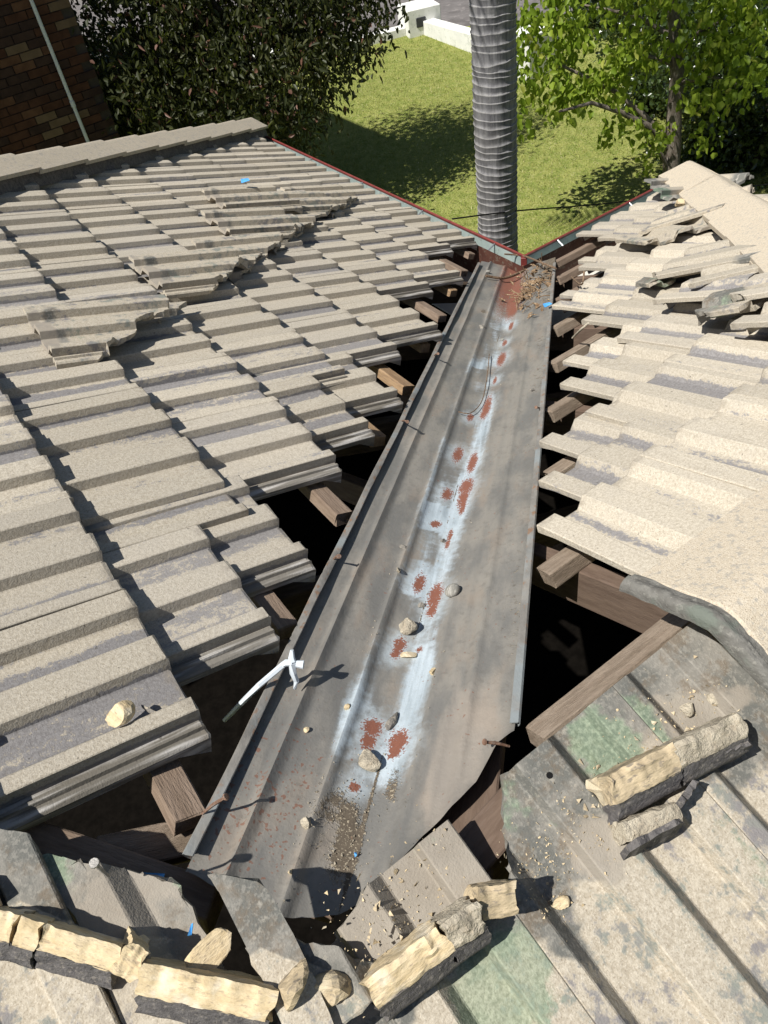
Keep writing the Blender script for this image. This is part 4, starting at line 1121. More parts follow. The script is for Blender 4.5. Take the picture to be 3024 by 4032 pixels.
def litter(seed, count):
    r = random.Random(seed); vv, ff = [], []
    for i in range(count):
        x = r.uniform(0.05, 0.19) if r.random() < 0.85 else r.uniform(-0.06, 0.19); y = r.gauss(3.15, 0.26)
        if y > 3.6: continue
        P = tr_xy(x, y, 0.004 + r.random() * 0.010)
        L = 0.010 + r.random() * 0.02; W = L * r.uniform(0.25, 0.5)
        a = V((r.gauss(0, 1), r.gauss(0, 1), r.gauss(0, 0.5))).normalized(); b = a.cross(V((r.gauss(0, .4), r.gauss(0, .4), 1))).normalized()
        k = len(vv); vv += [P - a * L, P + b * W + V((0, 0, .003)), P + a * L, P - b * W + V((0, 0, .003))]; ff += [(k, k + 1, k + 2), (k, k + 2, k + 3)]
    for i in range(count // 3):
        x = r.uniform(0.04, 0.19); y = r.gauss(3.1, 0.25)
        P = tr_xy(x, y, 0.006 + r.random() * 0.015)
        a = V((r.gauss(0, 1), r.gauss(0, 1), r.gauss(0, 0.25))).normalized() * r.uniform(0.03, 0.10)
        v2, f2 = tube_pd([P - a, P + V((0, 0, .006)), P + a], [0.0022] * 3, 4); k = len(vv); vv += v2; ff += [tuple(q_ + k for q_ in f_) for f_ in f2]
    o = link('leaf_litter', mesh_pd(vv, ff, 'leaf_litter'), M_LEAFLIT, None)
    tag(o, 'dry leaves and fine twigs heaped at the far end of the tray', 'leaf litter', kind='stuff')
litter(5, 110)
def wire(name, pts, rad, mat, label, cat, group=None, seg=6, taper=1.0):
    # smooth through the points
    out = []
    for i in range(len(pts) - 1):
        p0 = pts[max(i - 1, 0)]; p1 = pts[i]; p2 = pts[i + 1]; p3 = pts[min(i + 2, len(pts) - 1)]
        for k in range(6):
            t = k / 6
            out.append(0.5 * ((2 * p1) + (p2 - p0) * t + (2 * p0 - 5 * p1 + 4 * p2 - p3) * t * t + (3 * p1 - p0 - 3 * p2 + p3) * t ** 3))
    out.append(pts[-1])
    v, f = tube_pd(out, [rad * (1 + (taper - 1) * i / len(out)) for i in range(len(out))], seg)
    o = link(name, mesh_pd(v, f, name, 60), mat, None); tag(o, label, cat, group); return o
wire('twig', [on_tray(1057, 765, .012), on_tray(1054, 800, .016), on_tray(1048, 850, .016), on_tray(1038, 880, .014), on_tray(1015, 893, .012), on_tray(990, 890, .010)], 0.0017, M_TWIG, 'long thin curved twig lying down the middle of the valley tray', 'twig')
wire('twig', [on_tray(1050, 601, .02), on_tray(1090, 605, .025), on_tray(1130, 598, .03)], 0.007, M_TWIG, 'thick brown twig across the tray at the edge of the litter', 'twig')
wire('twig', [on_tray(1090, 560, .04), on_tray(1130, 570, .05), on_tray(1165, 590, .05), on_tray(1200, 600, .045)], 0.005, M_TWIG, 'bent twig in the leaf litter below the gutter corner', 'twig')
wire('twig', [onR(2250, 1090, -.02), onR(2290, 1120, 0.02), onR(2300, 1070, .06)], 0.004, M_TWIG, 'dead stem poking up between tray and right tiles', 'twig')
wire('twig', [onR(2255, 1330, -.04), onR(2290, 1295, 0.01), onR(2318, 1272, .02)], 0.004, M_MORTG, 'pale straw sticking out of the gap below the right tiles', 'twig')
# nails
def nail(p0, p1, label, head=0.0052, r=0.0026, mat=M_RUSTY):
    d = (p1 - p0).normalized()
    n = empty('roofing_nail', p0); tag(n, label, 'nail')
    v, f = tube_pd([p0, (p0 + p1) / 2 + V((0, 0, 0.003)), p1], [r * 0.7, r, r], 6); lk('shank', v, f, mat, n)
    v, f = tube_pd([p1 - d * 0.0015, p1, p1 + d * 0.0025], [head * 0.7, head, head * 0.9], 10); lk('head', v, f, mat, n)
def tl(u, v, h): return onL(u * S_, v * S_, h)
nail(tl(437, 1758, -.06), tl(487, 1722, -.02), 'bent rusty nail over the left tray edge by the nearest batten')
nail(tl(720, 1208, -.06), tl(732, 1202, -.03), 'rusty nail clamping the left tray edge, second batten')
nail(tl(868, 909, -.06), tl(880, 911, -.025), 'rusty nail clamping the left tray edge midway up')
nail(tl(938, 768, -.06), tl(946, 764, -.025), 'rusty nail on the left tray edge by the split batten')
nail(onR(1100 * S_, 1612 * S_, -.07), onR(1048 * S_, 1603 * S_, -.04), 'bent rusty nail hooked over the right tray edge')
nail(onR(1172 * S_, 886 * S_, -.07), onR(1158 * S_, 880 * S_, -.035), 'rusty nail on the right tray edge between the tiles')
nail(onB(*c7(470, 470), -0.02), onB(*c7(408, 412), 0.035), 'upright galvanised nail with a round head by the hip rafter', 0.006, 0.0022, M_NAIL)
# cable tie looped over the tray edge
t0 = onL(628 * S_, 1428 * S_, -0.015)
ct = empty('cable_tie', t0); tag(ct, 'white nylon cable tie spider hooked over the left tray edge', 'cable tie')
def ctp(u, v, h): return onL(u * S_, v * S_, h)
v, f = tube_pd([ctp(632, 1432, -.012), ctp(630, 1420, -.006), ctp(631, 1404, 0.006)], [0.0065, 0.0055, 0.003], 6); lk('arm', v, f, M_WHITEP, ct)
v, f = tube_pd([ctp(632, 1432, -.012), ctp(633, 1455, -.03), ctp(640, 1470, -.045), ctp(637, 1488, -.06)], [0.0065, 0.006, 0.0055, 0.003], 6); lk('arm', v, f, M_WHITEP, ct)
v, f = tube_pd([ctp(632, 1432, -.012), ctp(618, 1432, -.015), ctp(611, 1436, -.02)], [0.006, 0.006, 0.005], 6); lk('arm', v, f, M_WHITEP, ct)
v, f = tube_pd([ctp(640, 1434, -.012), ctp(656, 1436, -.010)], [0.006, 0.0075], 8); lk('pin', v, f, M_WHITEP, ct)
v, f = tube_pd([ctp(613, 1435, -.02), ctp(560, 1480, -.05), ctp(530, 1510, -.085), ctp(485, 1556, -.15)], [0.0055, 0.005, 0.005, 0.004], 6); lk('strap', v, f, M_WHITEP, ct)
# blue plastic scraps
def scrap(P, a, b, label):
    vv = [P - a - b, P + a - b * 0.8 + V((0, 0, .003)), P + a * 0.9 + b, P - a * 0.8 + b + V((0, 0, .004))]
    vv += [p + V((0, 0, 0.0015)) for p in vv]
    o = link('plastic_scrap', mesh_pd(vv, [(0, 3, 2, 1), (4, 5, 6, 7), (0, 1, 5, 4), (1, 2, 6, 5), (2, 3, 7, 6), (3, 0, 4, 7)], 'scrap'), M_BLUE, None)
    tag(o, label, 'plastic scrap')
scrap(onL(965, 712, 0.085), V((0.022, 0.008, 0.0)), V((-.006, .011, 0.004)), 'bright blue film scrap on a loose tile of the left slope')
scrap(onR(2155, 1201, -0.03), V((0.016, 0.01, 0)), V((-.006, .010, 0)), 'light blue plastic scrap on the right edge of the tray')
scrap(onBs(*c7(828, 700), 0.003), V((0.0012, -0.007, 0.002)), V((.0018, .0008, 0)), 'narrow blue strip on the grey tile head')
scrap(on_tray(768, 1845, .004), V((0.0016, 0.001, 0)), V((-.001, .0025, 0)), 'tiny blue chip in the soil of the tray')
scrap(onL(600, 3450, -0.09), V((0.018, 0.002, 0)), V((0, .003, 0)), 'blue sliver in shadow on the hip rafter')

# ------------------------------------------------------------------ garden, street and neighbours
def gz(y): return -3.72 + 0.055 * (min(max(y, 0), 16.3) - 6)
M_LAWN = None
def lawn_mat():
    n = NT('lawn_grass', 0.95, 0.05); co = n.coords()
    a = n.noise(co, 0.9, 4.0, 0.6); b = n.noise(co, 7.0, 5.0, 0.7); d = n.noise(n.vmath('MULTIPLY', co, (1, 1, 1)), 38.0, 4.0, 0.7)
    c = n.mix(n.step(b, 0.35, 0.65), (0.225, 0.28, 0.062), (0.375, 0.395, 0.115))
    c = n.mix(n.math('MULTIPLY', n.step(a, 0.45, 0.7), 0.40), c, (0.25, 0.285, 0.075))
    c = n.mix(n.math('MULTIPLY', n.step(d, 0.52, 0.70), 0.75), c, (0.56, 0.51, 0.28))
    c = n.mix(n.math('MULTIPLY', n.step(d, 0.46, 0.32), 0.6), c, (0.10, 0.13, 0.03))
    n.col(c); n.bump(n.math('ADD', d, n.math('MULTIPLY', b, 0.6)), 1.0, 0.05); return n.m
M_LAWN = lawn_mat()
ys_ = [-60, -20, 0, 6, 10, 14, 16.3]
vv, ff = [], []
for y in ys_:
    for x in (-80, -20, 0, 20, 80): vv.append((x, y, gz(y)))
for i in range(len(ys_) - 1):
    for k in range(4): ff.append((i * 5 + k, i * 5 + k + 1, i * 5 + k + 6, i * 5 + k + 5))
tag(link('ground', mesh_pd(vv, ff, 'ground'), M_LAWN, None), kind='structure')
zr = gz(16.3)
M_ROAD = mat_noise('asphalt', [(0.115, 0.105, 0.10), (0.175, 0.162, 0.155), (0.22, 0.20, 0.19)], 3.0, 0.9, 0.2, bump=0.3, bscale=90.0, bdist=0.01, randomize=False)
tag(link('road', mesh_pd([(-80, 16.3, zr - 0.02), (80, 16.3, zr - 0.02), (80, 60, zr + 0.6), (-80, 60, zr + 0.6)], [(0, 1, 2, 3)], 'road'), M_ROAD, None), kind='structure')
tag(link('far_verge', mesh_pd([(-400, 60, zr + 0.6), (400, 60, zr + 0.6), (400, 900, zr + 12), (-400, 900, zr + 12)], [(0, 1, 2, 3)], 'far_verge'), M_LAWN, None), kind='structure')
# kerb line across the road seen beyond the pillar
bm = bmesh.new(); box_bm(bm, (-30, 22.5, zr + 0.02), (30, 22.7, zr + 0.16), bevel=0.02)
tag(link('kerb', mesh_bm(bm, 'kerb'), mat_noise('kerb_concrete', [(0.33, 0.31, 0.28), (0.42, 0.4, 0.36)], 6.0), None), kind='structure')
# white rendered boundary wall with a letterbox pillar
M_RENDER = mat_noise('white_render', [(0.70, 0.70, 0.66), (0.78, 0.78, 0.74), (0.62, 0.63, 0.58)], 5.0, 0.85, 0.15, bump=0.3, bscale=60.0)
bw = onZ(1655, 118, gz(17.0))
wallt = empty('boundary_wall', (bw.x, bw.y, bw.z)); tag(wallt, 'low white rendered boundary wall with a square letterbox pillar beyond the lawn', 'wall')
def vbox(name, a, b, th, z0, z1, mat, parent):
    d = (b - a); d.z = 0; L = d.length; d.normalize(); y = V((-d.y, d.x, 0))
    bm = bmesh.new(); box_bm(bm, (0, -th / 2, z0), (L, th / 2, z1), bevel=0.012)
    return link(name, mesh_bm(bm, name), mat, parent, frame(V((a.x, a.y, 0)), d, y, V((0, 0, 1))))
zb = bw.z
va = V((bw.x - 0.02, bw.y + 0.02, 0))
left_d = V((-0.97, -0.05, 0)).normalized(); 
# directions sighted on the photo
lw = onZ(1010, 275, zb); rw = onZ(1850, 175, zb)
pl0 = V((bw.x, bw.y, 0))
dl = (V((lw.x, lw.y, 0)) - pl0).normalized(); dr = (V((rw.x, rw.y, 0)) - pl0).normalized()
PW = 0.66
vbox('pillar', pl0 - dl * (PW / 2), pl0 + dl * (PW / 2), PW, zb - 0.2, zb + 0.43, M_RENDER, wallt)
vbox('wall_panel', pl0 + dl * (PW / 2), pl0 + dl * 1.55, 0.24, zb - 0.2, zb + 0.13, M_RENDER, wallt)
vbox('wall_panel', pl0 + dl * 1.55, pl0 + dl * 12, 0.30, zb - 0.4, zb + 0.26, M_RENDER, wallt)
vbox('wall_panel', pl0 + dr * (PW / 2 - 0.02), pl0 + dr * 3.1, 0.24, zb - 0.3, zb + 0.22, M_RENDER, wallt)
vbox('pillar', pl0 + dr * 3.1, pl0 + dr * 3.7, 0.6, zb - 0.3, zb + 0.50, M_RENDER, wallt)
# letterbox slot on the face turned to the lawn
nd = V((dl.y, -dl.x, 0)); nd = nd if nd.y < 0 else -nd
M_SLOT = mat_noise('letterbox_metal', [(0.02, 0.022, 0.026), (0.04, 0.042, 0.048)], 20.0, 0.4, 0.5)
vbox('letterbox', pl0 + nd * (PW / 2 + 0.004) + dl * (-0.02), pl0 + nd * (PW / 2 + 0.004) + dl * 0.17, 0.02, zb + 0.13, zb + 0.29, M_SLOT, wallt)

# neighbour's brick wall with a conduit, in shade
def brick_wall():
    n0 = V((H2, -H2, 0)); along = V((H2, H2, 0))
    base = at_dist(480, 560, 10.2); base = V((base.x, base.y, 0))
    w = empty('brick_building', (base.x, base.y, -3.9)); tag(w, 'dark red brick side wall of the neighbouring building in shade', 'building')
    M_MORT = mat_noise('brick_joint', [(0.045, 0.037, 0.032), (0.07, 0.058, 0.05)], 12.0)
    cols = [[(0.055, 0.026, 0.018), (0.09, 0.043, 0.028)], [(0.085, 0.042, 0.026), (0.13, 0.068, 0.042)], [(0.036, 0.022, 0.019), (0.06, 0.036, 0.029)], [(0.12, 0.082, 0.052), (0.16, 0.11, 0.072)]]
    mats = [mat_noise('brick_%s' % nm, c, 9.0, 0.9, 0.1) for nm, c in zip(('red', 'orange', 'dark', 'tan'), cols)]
    L = 7.0
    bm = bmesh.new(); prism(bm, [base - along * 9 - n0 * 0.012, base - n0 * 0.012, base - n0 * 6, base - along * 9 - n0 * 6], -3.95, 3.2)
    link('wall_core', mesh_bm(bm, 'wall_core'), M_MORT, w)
    bms = []
    for m_ in mats:
        bm = bmesh.new(); box_bm(bm, (-0.115, -0.01, -0.038), (0.115, 0.012, 0.038)); me = mesh_bm(bm, 'brick_mesh'); me.materials.append(m_); bms.append(me)
    r = random.Random(4); cnt = 0
    cand = []
    for row in range(0, 60):
        z = -3.0 + row * 0.086
        for c in range(0, 34):
            p = base - along * (0.125 + c * 0.24 + (0.12 if row % 2 else 0.0)); p.z = z
            d = p - CAM; zc = d.dot(CF); u = 1512 + FPX * d.dot(CR) / zc; v_ = 2016 + FPX * d.dot(CD) / zc
            if -60 < u < 520 and -40 < v_ < 680 and v_ < 700 - 0.18 * u: cand.append((p, u, v_))
    cand.sort(key=lambda q_: (q_[0] - CAM).length)
    mx = frame(V((0, 0, 0)), along, n0, V((0, 0, 1)))
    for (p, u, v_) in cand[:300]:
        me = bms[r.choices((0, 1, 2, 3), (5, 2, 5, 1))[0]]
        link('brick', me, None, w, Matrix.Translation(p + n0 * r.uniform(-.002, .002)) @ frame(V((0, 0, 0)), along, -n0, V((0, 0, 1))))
    rest = cand[300:]
    if rest:
        vv, ff = [], []
        for (p, u, v_) in rest:
            k = len(vv)
            vv += [p + along * a + V((0, 0, b)) + n0 * c for c in (-.012, 0.012) for a, b in ((-.115, -.038), (.115, -.038), (.115, .038), (-.115, .038))]
            ff += [tuple(k + q_ for q_ in f_) for f_ in ((4, 5, 6, 7), (0, 1, 5, 4), (1, 2, 6, 5), (2, 3, 7, 6), (3, 0, 4, 7))]
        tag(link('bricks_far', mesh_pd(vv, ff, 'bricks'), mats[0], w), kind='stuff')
    # conduit
    a = hit(145, 0, n0, base + n0 * 0.03); b = hit(347, 560, n0, base + n0 * 0.03)
    d = (a - b).normalized()
    v, f = tube_pd([V((b.x, b.y, -3.9)), V((b.x, b.y, 3.0))], [0.021, 0.021], 10)
    M_PVC = mat_noise('pvc_pipe', [(0.55, 0.58, 0.62), (0.62, 0.65, 0.68)], 9.0, 0.4, 0.4, bump=0.05)
    lk('conduit', v, f, M_PVC, w)
    c_ = hit(290, 408, n0, base + n0 * 0.03)
    v, f = tube_pd([V((b.x, b.y, c_.z - 0.03)), V((b.x, b.y, c_.z + 0.03))], [0.027, 0.027], 10); lk('conduit_clip', v, f, M_PVC, w)
brick_wall()

# palm with ringed grey trunk, its crown above the picture
def palm():
    base = at_dist(1957, 930, 6.2); bx, by = base.x, base.y
    z0 = gz(by); p = empty('palm_tree', (bx, by, z0)); tag(p, 'tall palm with a grey ringed trunk just beyond the gutter corner', 'palm')
    vv, ff = [], []; seg = 40; z = z0; rows = []
    r = random.Random(2); top = 2.7
    n = NT('palm_bark', 0.9, 0.15); co = n.coords()
    fib = n.noise(n.vmath('MULTIPLY', co, (34.0, 34.0, 3.0)), 1.0, 4.0, 0.6); bl = n.noise(co, 16.0, 4.0, 0.6)
    c = n.mix(n.step(fib, 0.35, 0.65), (0.145, 0.143, 0.148), (0.245, 0.242, 0.245))
    c = n.mix(n.math('MULTIPLY', n.step(n.noise(co, 3.0, 4.0, 0.6), 0.48, 0.68), 0.45), c, (0.14, 0.135, 0.125))
    c = n.mix(n.math('MULTIPLY', n.step(bl, 0.5, 0.7), 0.5), c, (0.30, 0.295, 0.28))
    ringm = n.step(n.math('ADD', n.attr('ring'), n.math('MULTIPLY', n.math('SUBTRACT', fib, 0.5), 0.8)), 0.45, 0.75)
    c = n.mix(n.math('MULTIPLY', ringm, 0.6), c, (0.36, 0.35, 0.33))
    n.col(c); n.bump(fib, 0.8, 0.008)
    k = 0; ringv = []
    z = z0
    while z < top:
        pitch = 0.056 + r.uniform(-0.014, 0.014)
        tiltx, tilty = r.uniform(-.02, .02), r.uniform(-.02, .02)
        rad = 0.158 + 0.010 * max(0, (0.0 - z) / 4.0) + 0.004 * noise.noise(V((z * 1.3, 2.0, 0)))
        for (dz, dr, rg) in ((0.0, -0.002, 0.15), (0.25, 0.000, 0.0), (0.62, 0.002, 0.0), (0.80, 0.005, 0.5), (0.90, 0.006, 0.9), (0.96, 0.002, 0.3)):
            rows.append((z + dz * pitch, rad + dr, tiltx, tilty, rg))
        z += pitch
    for (zz, rr, tx, ty, rg) in rows:
        for s_ in range(seg):
            a = 2 * math.pi * s_ / seg
            w_ = 0.005 * noise.noise(V((math.cos(a) * 3, math.sin(a) * 3, zz * 5)))
            vv.append((bx + (rr + w_) * math.cos(a) + 0.016 * (zz - z0) * 0.3, by + (rr + w_) * math.sin(a), zz + tx * math.cos(a) * 0.6 + ty * math.sin(a) * 0.6 + 0.007 * noise.noise(V((math.cos(a) * 2, math.sin(a) * 2, zz * 9)))))
            ringv.append(rg)
    for i in range(len(rows) - 1):
        for s_ in range(seg):
            s2 = (s_ + 1) % seg; ff.append((i * seg + s_, i * seg + s2, (i + 1) * seg + s2, (i + 1) * seg + s_))
    me = mesh_pd(vv, ff, 'trunk', 70)
    at = me.attributes.new('ring', 'FLOAT', 'POINT'); at.data.foreach_set('value', ringv)
    link('trunk', me, n.m, p)
    # crown of drooping fronds
    vv, ff = [], []
    C0 = V((bx + 0.04, by, top))
    for i in range(18):
        az = i * 2.399; el = 1.1 - 1.5 * (i / 15.0); L = 2.5
        pos = C0.copy(); d = V((math.cos(az) * math.cos(el), math.sin(az) * math.cos(el), math.sin(el)))
        side = V((-math.sin(az), math.cos(az), 0)); prev = pos
        for s_ in range(26):
            d = (d + V((0, 0, -0.045))).normalized(); pos = pos + d * (L / 26)
            ll = 0.62 * math.sin(math.pi * min(1, (s_ + 3) / 30.0)) + 0.1
            for sg in (-1, 1):
                tip = pos + side * sg * ll * 0.8 + d * ll * 0.35 + V((0, 0, -0.25 * ll)); k = len(vv)
                vv += [pos - d * 0.03, pos + d * 0.03, tip]; ff.append((k, k + 1, k + 2))
    link('crown', mesh_pd(vv, ff, 'crown'), mat_noise('palm_frond', [(0.05, 0.09, 0.025), (0.09, 0.14, 0.04)], 6.0, 0.6, 0.3), p)
palm()

# ------------------------------------------------------------------ trees
def leaf_mat(name, cols, trans=0.35, rough=0.45, spec=0.45):
    n = NT(name, rough, spec)
    t = n.attrc('tint')
    sp = n.n('ShaderNodeSeparateColor'); n.put(sp.inputs[0], t)
    c = n.mix(sp.outputs[0], cols[0], cols[1])
    if len(cols) > 2: c = n.mix(n.step(sp.outputs[1], 0.93, 0.95), c, cols[2])
    n.col(c)
    tr = n.n('ShaderNodeBsdfTranslucent'); n.put(tr.inputs[0], n.mix(0.5, c, (0.42, 0.55, 0.06)))
    mx = n.n('ShaderNodeMixShader'); mx.inputs[0].default_value = trans
    out = n.t.nodes['Material Output']
    n.t.links.new(n.b.outputs[0], mx.inputs[1]); n.t.links.new(tr.outputs[0], mx.inputs[2]); n.t.links.new(mx.outputs[0], out.inputs[0])
    return n.m
def leaves_mesh(cent, axes, L, W, seed, droop=0.5, name='crown'):
    """cent: Nx3 positions; one folded six-vertex leaf each"""
    rs = np.random.RandomState(seed); N = len(cent)
    d = rs.normal(size=(N, 3)); d[:, 2] -= droop * 1.2; d /= np.linalg.norm(d, axis=1)[:, None]
    r = rs.normal(size=(N, 3)); r[:, 2] *= 0.4; sd = np.cross(d, r); sd /= np.linalg.norm(sd, axis=1)[:, None]
    up = np.cross(sd, d); up *= np.sign(up[:, 2:3] + 1e-6)
    l = (L * (0.6 + 0.8 * rs.rand(N)))[:, None]; w = (W * (0.6 + 0.8 * rs.rand(N)))[:, None]
    v = np.stack([cent, cent + d * l * 0.35 + sd * w + up * w * 0.35, cent + d * l * 0.8 + sd * w * 0.6 + up * w * .2, cent + d * l - up * l * 0.12, cent + d * l * 0.8 - sd * w * 0.6 + up * w * .2, cent + d * l * 0.35 - sd * w + up * w * 0.35], 1).reshape(-1, 3)
    b = (np.arange(N) * 6)[:, None]
    f = np.concatenate([b + np.array([[0, 1, 2, 3]]), b + np.array([[0, 3, 4, 5]])], 1).reshape(-1, 4)
    me = bpy.data.meshes.new(name)
    me.vertices.add(len(v)); me.vertices.foreach_set('co', v.astype(np.float32).ravel())
    me.loops.add(f.size); me.loops.foreach_set('vertex_index', f.astype(np.int32).ravel())
    me.polygons.add(len(f)); me.polygons.foreach_set('loop_start', np.arange(0, f.size, 4, dtype=np.int32)); me.polygons.foreach_set('loop_total', np.full(len(f), 4, np.int32))
    me.update(); me.validate()
    at = me.attributes.new('tint', 'FLOAT_COLOR', 'POINT')
    c = np.ones((N, 6, 4), np.float32); c[:, :, 0] = rs.rand(N)[:, None]; c[:, :, 1] = rs.rand(N)[:, None]
    at.data.foreach_set('color', c.ravel())
    return me
def blob_points(blobs, n, seed, shell=0.55, clump=0.16, per=14):
    """leaf positions in twig-sized clumps inside ellipsoids (centre, radii, weight)"""
    rs = np.random.RandomState(seed); out = []
    ws = np.array([b[2] for b in blobs], float); ws /= ws.sum()
    nc = max(1, n // per)
    idx = rs.choice(len(blobs), nc, p=ws)
    for i in idx:
        c, r, _ = blobs[i]
        d = rs.normal(size=3); d /= np.linalg.norm(d)
        k = (shell + (1 - shell) * rs.rand()) if rs.rand() < 0.8 else rs.rand()
        p = np.array(c) + d * np.array(r) * k
        m = rs.poisson(per)
        out.append(p + rs.normal(size=(m, 3)) * clump * np.array([1, 1, 0.8]))
    return np.concatenate(out)
def limbs(paths, seg=8):
    vv, ff = [], []
    for pts, r0, r1 in paths:
        n = len(pts); v, f = tube_pd(pts, [r0 + (r1 - r0) * i / (n - 1) for i in range(n)], seg); k = len(vv); vv += v; ff += [tuple(a + k for a in q_) for q_ in f]
    return vv, ff
M_BARK = mat_noise('tree_bark', [(0.13, 0.105, 0.085), (0.24, 0.205, 0.17), (0.30, 0.27, 0.235)], 22.0, 0.95, 0.1, stretch=(1, 1, 0.35), bump=0.8, bdist=0.01, randomize=False)
M_BARKD = mat_noise('dark_bark', [(0.05, 0.04, 0.032), (0.10, 0.08, 0.062)], 22.0, 0.95, 0.1, randomize=False)
def wig(a, b, n, amp, seed):
    r = random.Random(seed); return [a.lerp(b, i / n) + (V((r.gauss(0, amp), r.gauss(0, amp), r.gauss(0, amp))) if 0 < i < n else V()) for i in range(n + 1)]
def tree(name, label, cat, base, blobs, nleaf, L, W, lm, bark, seed, paths, droop=0.5, clump=0.16, per=14, shell=0.55, group=None):
    t = empty(name, base); tag(t, label, cat, group)
    v, f = limbs(paths); lk('trunk', v, f, bark, t, 60)
    pts = blob_points(blobs, nleaf, seed, shell, clump, per)
    link('crown', leaves_mesh(pts, None, L, W, seed + 1, droop), lm, t)
    return t
M_LEAFD = leaf_mat('lilly_pilly_leaf', [(0.024, 0.031, 0.011), (0.052, 0.056, 0.018), (0.13, 0.065, 0.045)], 0.10, 0.5, 0.28)
M_LEAFB = leaf_mat('bright_leaf', [(0.16, 0.25, 0.02), (0.29, 0.37, 0.04), (0.36, 0.38, 0.07)], 0.42, 0.5, 0.35)
M_LEAFS = leaf_mat('shrub_leaf', [(0.026, 0.045, 0.014), (0.05, 0.078, 0.022)], 0.12, 0.28, 0.6)
# dark glossy tree on the left of the lawn
def P3(u, v, dist): p = at_dist(u, v, dist); return p
c1 = P3(820, 250, 10.6)
bd = V((c1.x, c1.y, gz(c1.y)))
blobs = []
for (u, v, d, r) in ((520, 120, 10.8, 1.0), (760, 60, 10.8, 1.1), (1000, 60, 10.6, 1.1), (1260, 40, 10.6, 0.95), (640, 330, 10.6, 0.85), (900, 300, 10.4, 1.0), (1120, 260, 10.2, 0.9), (1280, 210, 10.3, 0.6), (720, 480, 10.4, 0.65), (960, 480, 10.2, 0.75), (1150, 470, 10.2, 0.5), (1080, 590, 10.2, 0.45), (900, -180, 10.9, 1.3), (1250, -150, 10.8, 1.0), (560, -150, 11.0, 1.2), (480, 450, 11.2, 0.7), (1400, 30, 10.6, 0.55), (820, -480, 11.0, 1.2), (1180, -430, 11.0, 1.2), (1450, -330, 11.0, 0.9)):  # topmost lobes are added out of view to widen the lawn shadow
    p = P3(u, v, d); blobs.append(((p.x, p.y, p.z), (r, r, r * 0.9), r ** 2))
tree('lilly_pilly_tree', 'dense dark glossy tree with reddish tips between brick wall and lawn', 'tree', bd, blobs, 31000, 0.085, 0.019, M_LEAFD, M_BARKD, 5,
     [(wig(bd, V((c1.x, c1.y, c1.z + 0.8)), 6, 0.06, 1), 0.11, 0.05)] + [(wig(V((c1.x, c1.y, c1.z - 0.9 + 0.2 * i)), V(b[0]), 5, 0.06, 20 + i), 0.04, 0.012) for i, b in enumerate(blobs[:12])], 0.9, 0.13, 15, 0.5)
# bright green tree on the right
tb = at_dist(2640, 720, 9.6); tb = V((tb.x, tb.y, gz(tb.y)))
def RP(u, v, d=9.6): return at_dist(u, v, d)
paths = [([tb, RP(2640, 690), RP(2650, 560), RP(2655, 430), RP(2668, 300), RP(2660, 180), RP(2650, 40), RP(2640, -120)], 0.115, 0.05),
         ([RP(2650, 600), RP(2560, 500, 9.4), RP(2440, 440, 9.2), RP(2330, 405, 9.0), RP(2200, 440, 8.9)], 0.045, 0.012),
         ([RP(2640, 560), RP(2520, 440, 9.5), RP(2420, 360, 9.4), RP(2280, 290, 9.3), RP(2150, 230, 9.3)], 0.04, 0.01),
         ([RP(2664, 260), RP(2590, 230, 9.5), RP(2500, 210, 9.5)], 0.03, 0.012), ([RP(2664, 210), RP(2760, 120, 9.5), RP(2900, 60, 9.5)], 0.03, 0.01),
         ([RP(2660, 150), RP(2500, 60, 9.6), RP(2300, 20, 9.6)], 0.03, 0.01), ([RP(2640, 680), RP(2600, 600, 9.4), RP(2540, 560, 9.3)], 0.03, 0.01), ([RP(2664, 330), RP(2800, 300, 9.4), RP(2900, 330, 9.3)], 0.025, 0.008)]
blobs = []
for (u, v, d, r) in ((2130, 70, 9.4, 0.42), (2090, 200, 9.3, 0.36), (2100, 340, 9.2, 0.32), (2070, 440, 9.1, 0.26), (2250, 250, 9.3, 0.42), (2280, 100, 9.4, 0.35), (2360, 330, 9.3, 0.36), (2480, 230, 9.4, 0.36), (2470, 370, 9.3, 0.30), (2560, 130, 9.4, 0.32), (2470, 40, 9.5, 0.35), (2200, 390, 9.1, 0.28), (2760, 230, 9.4, 0.42), (2880, 160, 9.4, 0.45), (2980, 60, 9.5, 0.45), (2830, 340, 9.3, 0.38), (2950, 300, 9.3, 0.36), (2780, 60, 9.4, 0.4), (2560, 540, 9.2, 0.30), (2480, 500, 9.2, 0.24), (2780, 560, 9.3, 0.28), (2300, -60, 9.5, 0.5), (2600, -100, 9.5, 0.6), (2900, -120, 9.5, 0.6), (2560, 660, 9.3, 0.2), (2760, 420, 9.3, 0.22)):
    p = P3(u, v, d); blobs.append(((p.x, p.y, p.z), (r * .95, r * .95, r * 0.6), r ** 2))
tree('green_tree', 'bright green leafy tree with a knobbly grey trunk right of the palm', 'tree', tb, blobs, 3400, 0.088, 0.031, M_LEAFB, M_BARK, 15, paths, 1.1, 0.085, 11, 0.3)
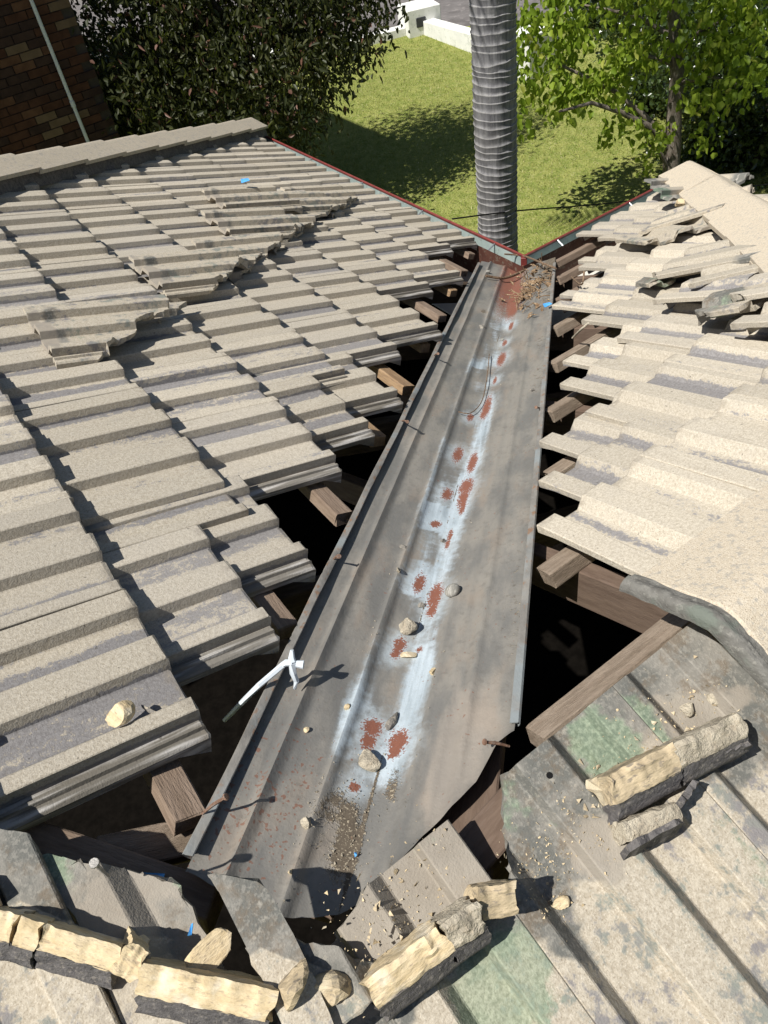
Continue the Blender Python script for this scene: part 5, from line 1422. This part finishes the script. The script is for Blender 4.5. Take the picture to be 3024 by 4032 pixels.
# dark shrubs and trees behind it
def shrub(u, v, d, r, seed, label, nl=5000, L=0.075, W=0.028):
    p = P3(u, v, d); base = V((p.x, p.y, gz(p.y)))
    rr = random.Random(seed); bl = [((p.x + rr.gauss(0, r * .4), p.y + rr.gauss(0, r * .4), p.z + rr.gauss(0, r * .3)), (r * .7, r * .7, r * .7), 1) for _ in range(5)]
    z = p.z
    while z > base.z + r * 0.4:
        z -= r * 0.8; bl.append(((p.x, p.y, z), (r * .85, r * .85, r * .6), 1))
    tree('garden_shrub', label, 'shrub', base, bl, nl, L, W, M_LEAFS, M_BARKD, seed, [(wig(base, p, 4, 0.05, seed), 0.05, 0.02)], 0.4, 0.12, 14, 0.6)
shrub(2850, 480, 10.8, 0.75, 31, 'dark glossy shrub behind the bright tree, nearest the right hip')
shrub(3020, 380, 10.6, 0.9, 32, 'dark shrub at the right edge above the hip caps')
shrub(2980, 120, 11.8, 1.1, 33, 'tall dark shrub at the top right corner behind the green leaves', 7000)
shrub(2720, 20, 13.5, 1.0, 34, 'dark shrub far behind the trunk of the bright tree', 5000)
shrub(2520, 30, 16.0, 0.9, 35, 'dark distant bush between pillar and bright tree', 4000)
shrub(2560, 330, 12.2, 0.32, 36, 'low dark bush on the lawn behind the branch fork', 1500)
shrub(420, 300, 13.5, 1.1, 37, 'dark bush in the gap beside the brick wall', 6000)
shrub(700, 330, 13.0, 1.1, 38, 'dark bush behind the glossy left tree', 6000)
shrub(1620, 130, 17.6, 0.22, 39, 'tuft of strappy grass beside the letterbox pillar', 500, 0.22, 0.008)
# service cable
wire('service_cable', [at_dist(1780, 862, 5.6), at_dist(2060, 828, 6.2), at_dist(2440, 796, 7.0), at_dist(3100, 716, 8.6)], 0.006, mat_noise('black_cable', [(0.012, 0.012, 0.012), (0.02, 0.02, 0.02)], 20.0), 'thin black service cable crossing in front of the palm', 'cable')
# grass blades over the lawn
def grass():
    rs = np.random.RandomState(8); N = 60000
    y = 7.0 + 9.2 * rs.rand(N) ** 0.9; x = -4.5 + 9.0 * rs.rand(N)
    z = -3.72 + 0.055 * (y - 6)
    h = 0.018 + 0.035 * rs.rand(N) ** 2; a = rs.rand(N) * 6.283; w = 0.006
    ln = rs.normal(size=(N, 2)) * 0.02
    b = np.stack([x, y, z - 0.004], 1); dx = np.stack([np.cos(a) * w, np.sin(a) * w, np.zeros(N)], 1)
    v = np.stack([b - dx, b + dx, b + np.stack([ln[:, 0], ln[:, 1], h], 1)], 1).reshape(-1, 3)
    me = bpy.data.meshes.new('grass'); me.vertices.add(len(v)); me.vertices.foreach_set('co', v.astype(np.float32).ravel())
    me.loops.add(N * 3); me.loops.foreach_set('vertex_index', np.arange(N * 3, dtype=np.int32))
    me.polygons.add(N); me.polygons.foreach_set('loop_start', np.arange(0, N * 3, 3, dtype=np.int32)); me.polygons.foreach_set('loop_total', np.full(N, 3, np.int32)); me.update()
    at = me.attributes.new('tint', 'FLOAT_COLOR', 'POINT'); c = np.ones((N, 3, 4), np.float32); c[:, :, 0] = rs.rand(N)[:, None]; c[:, :, 1] = rs.rand(N)[:, None]; at.data.foreach_set('color', c.ravel())
    o = link('grass', me, leaf_mat('grass_blade', [(0.24, 0.26, 0.065), (0.43, 0.41, 0.14), (0.58, 0.53, 0.30)], 0.25, 0.7, 0.2), None)
    tag(o, 'short sunlit lawn grass with straw-coloured blades', 'grass', kind='stuff')
grass()
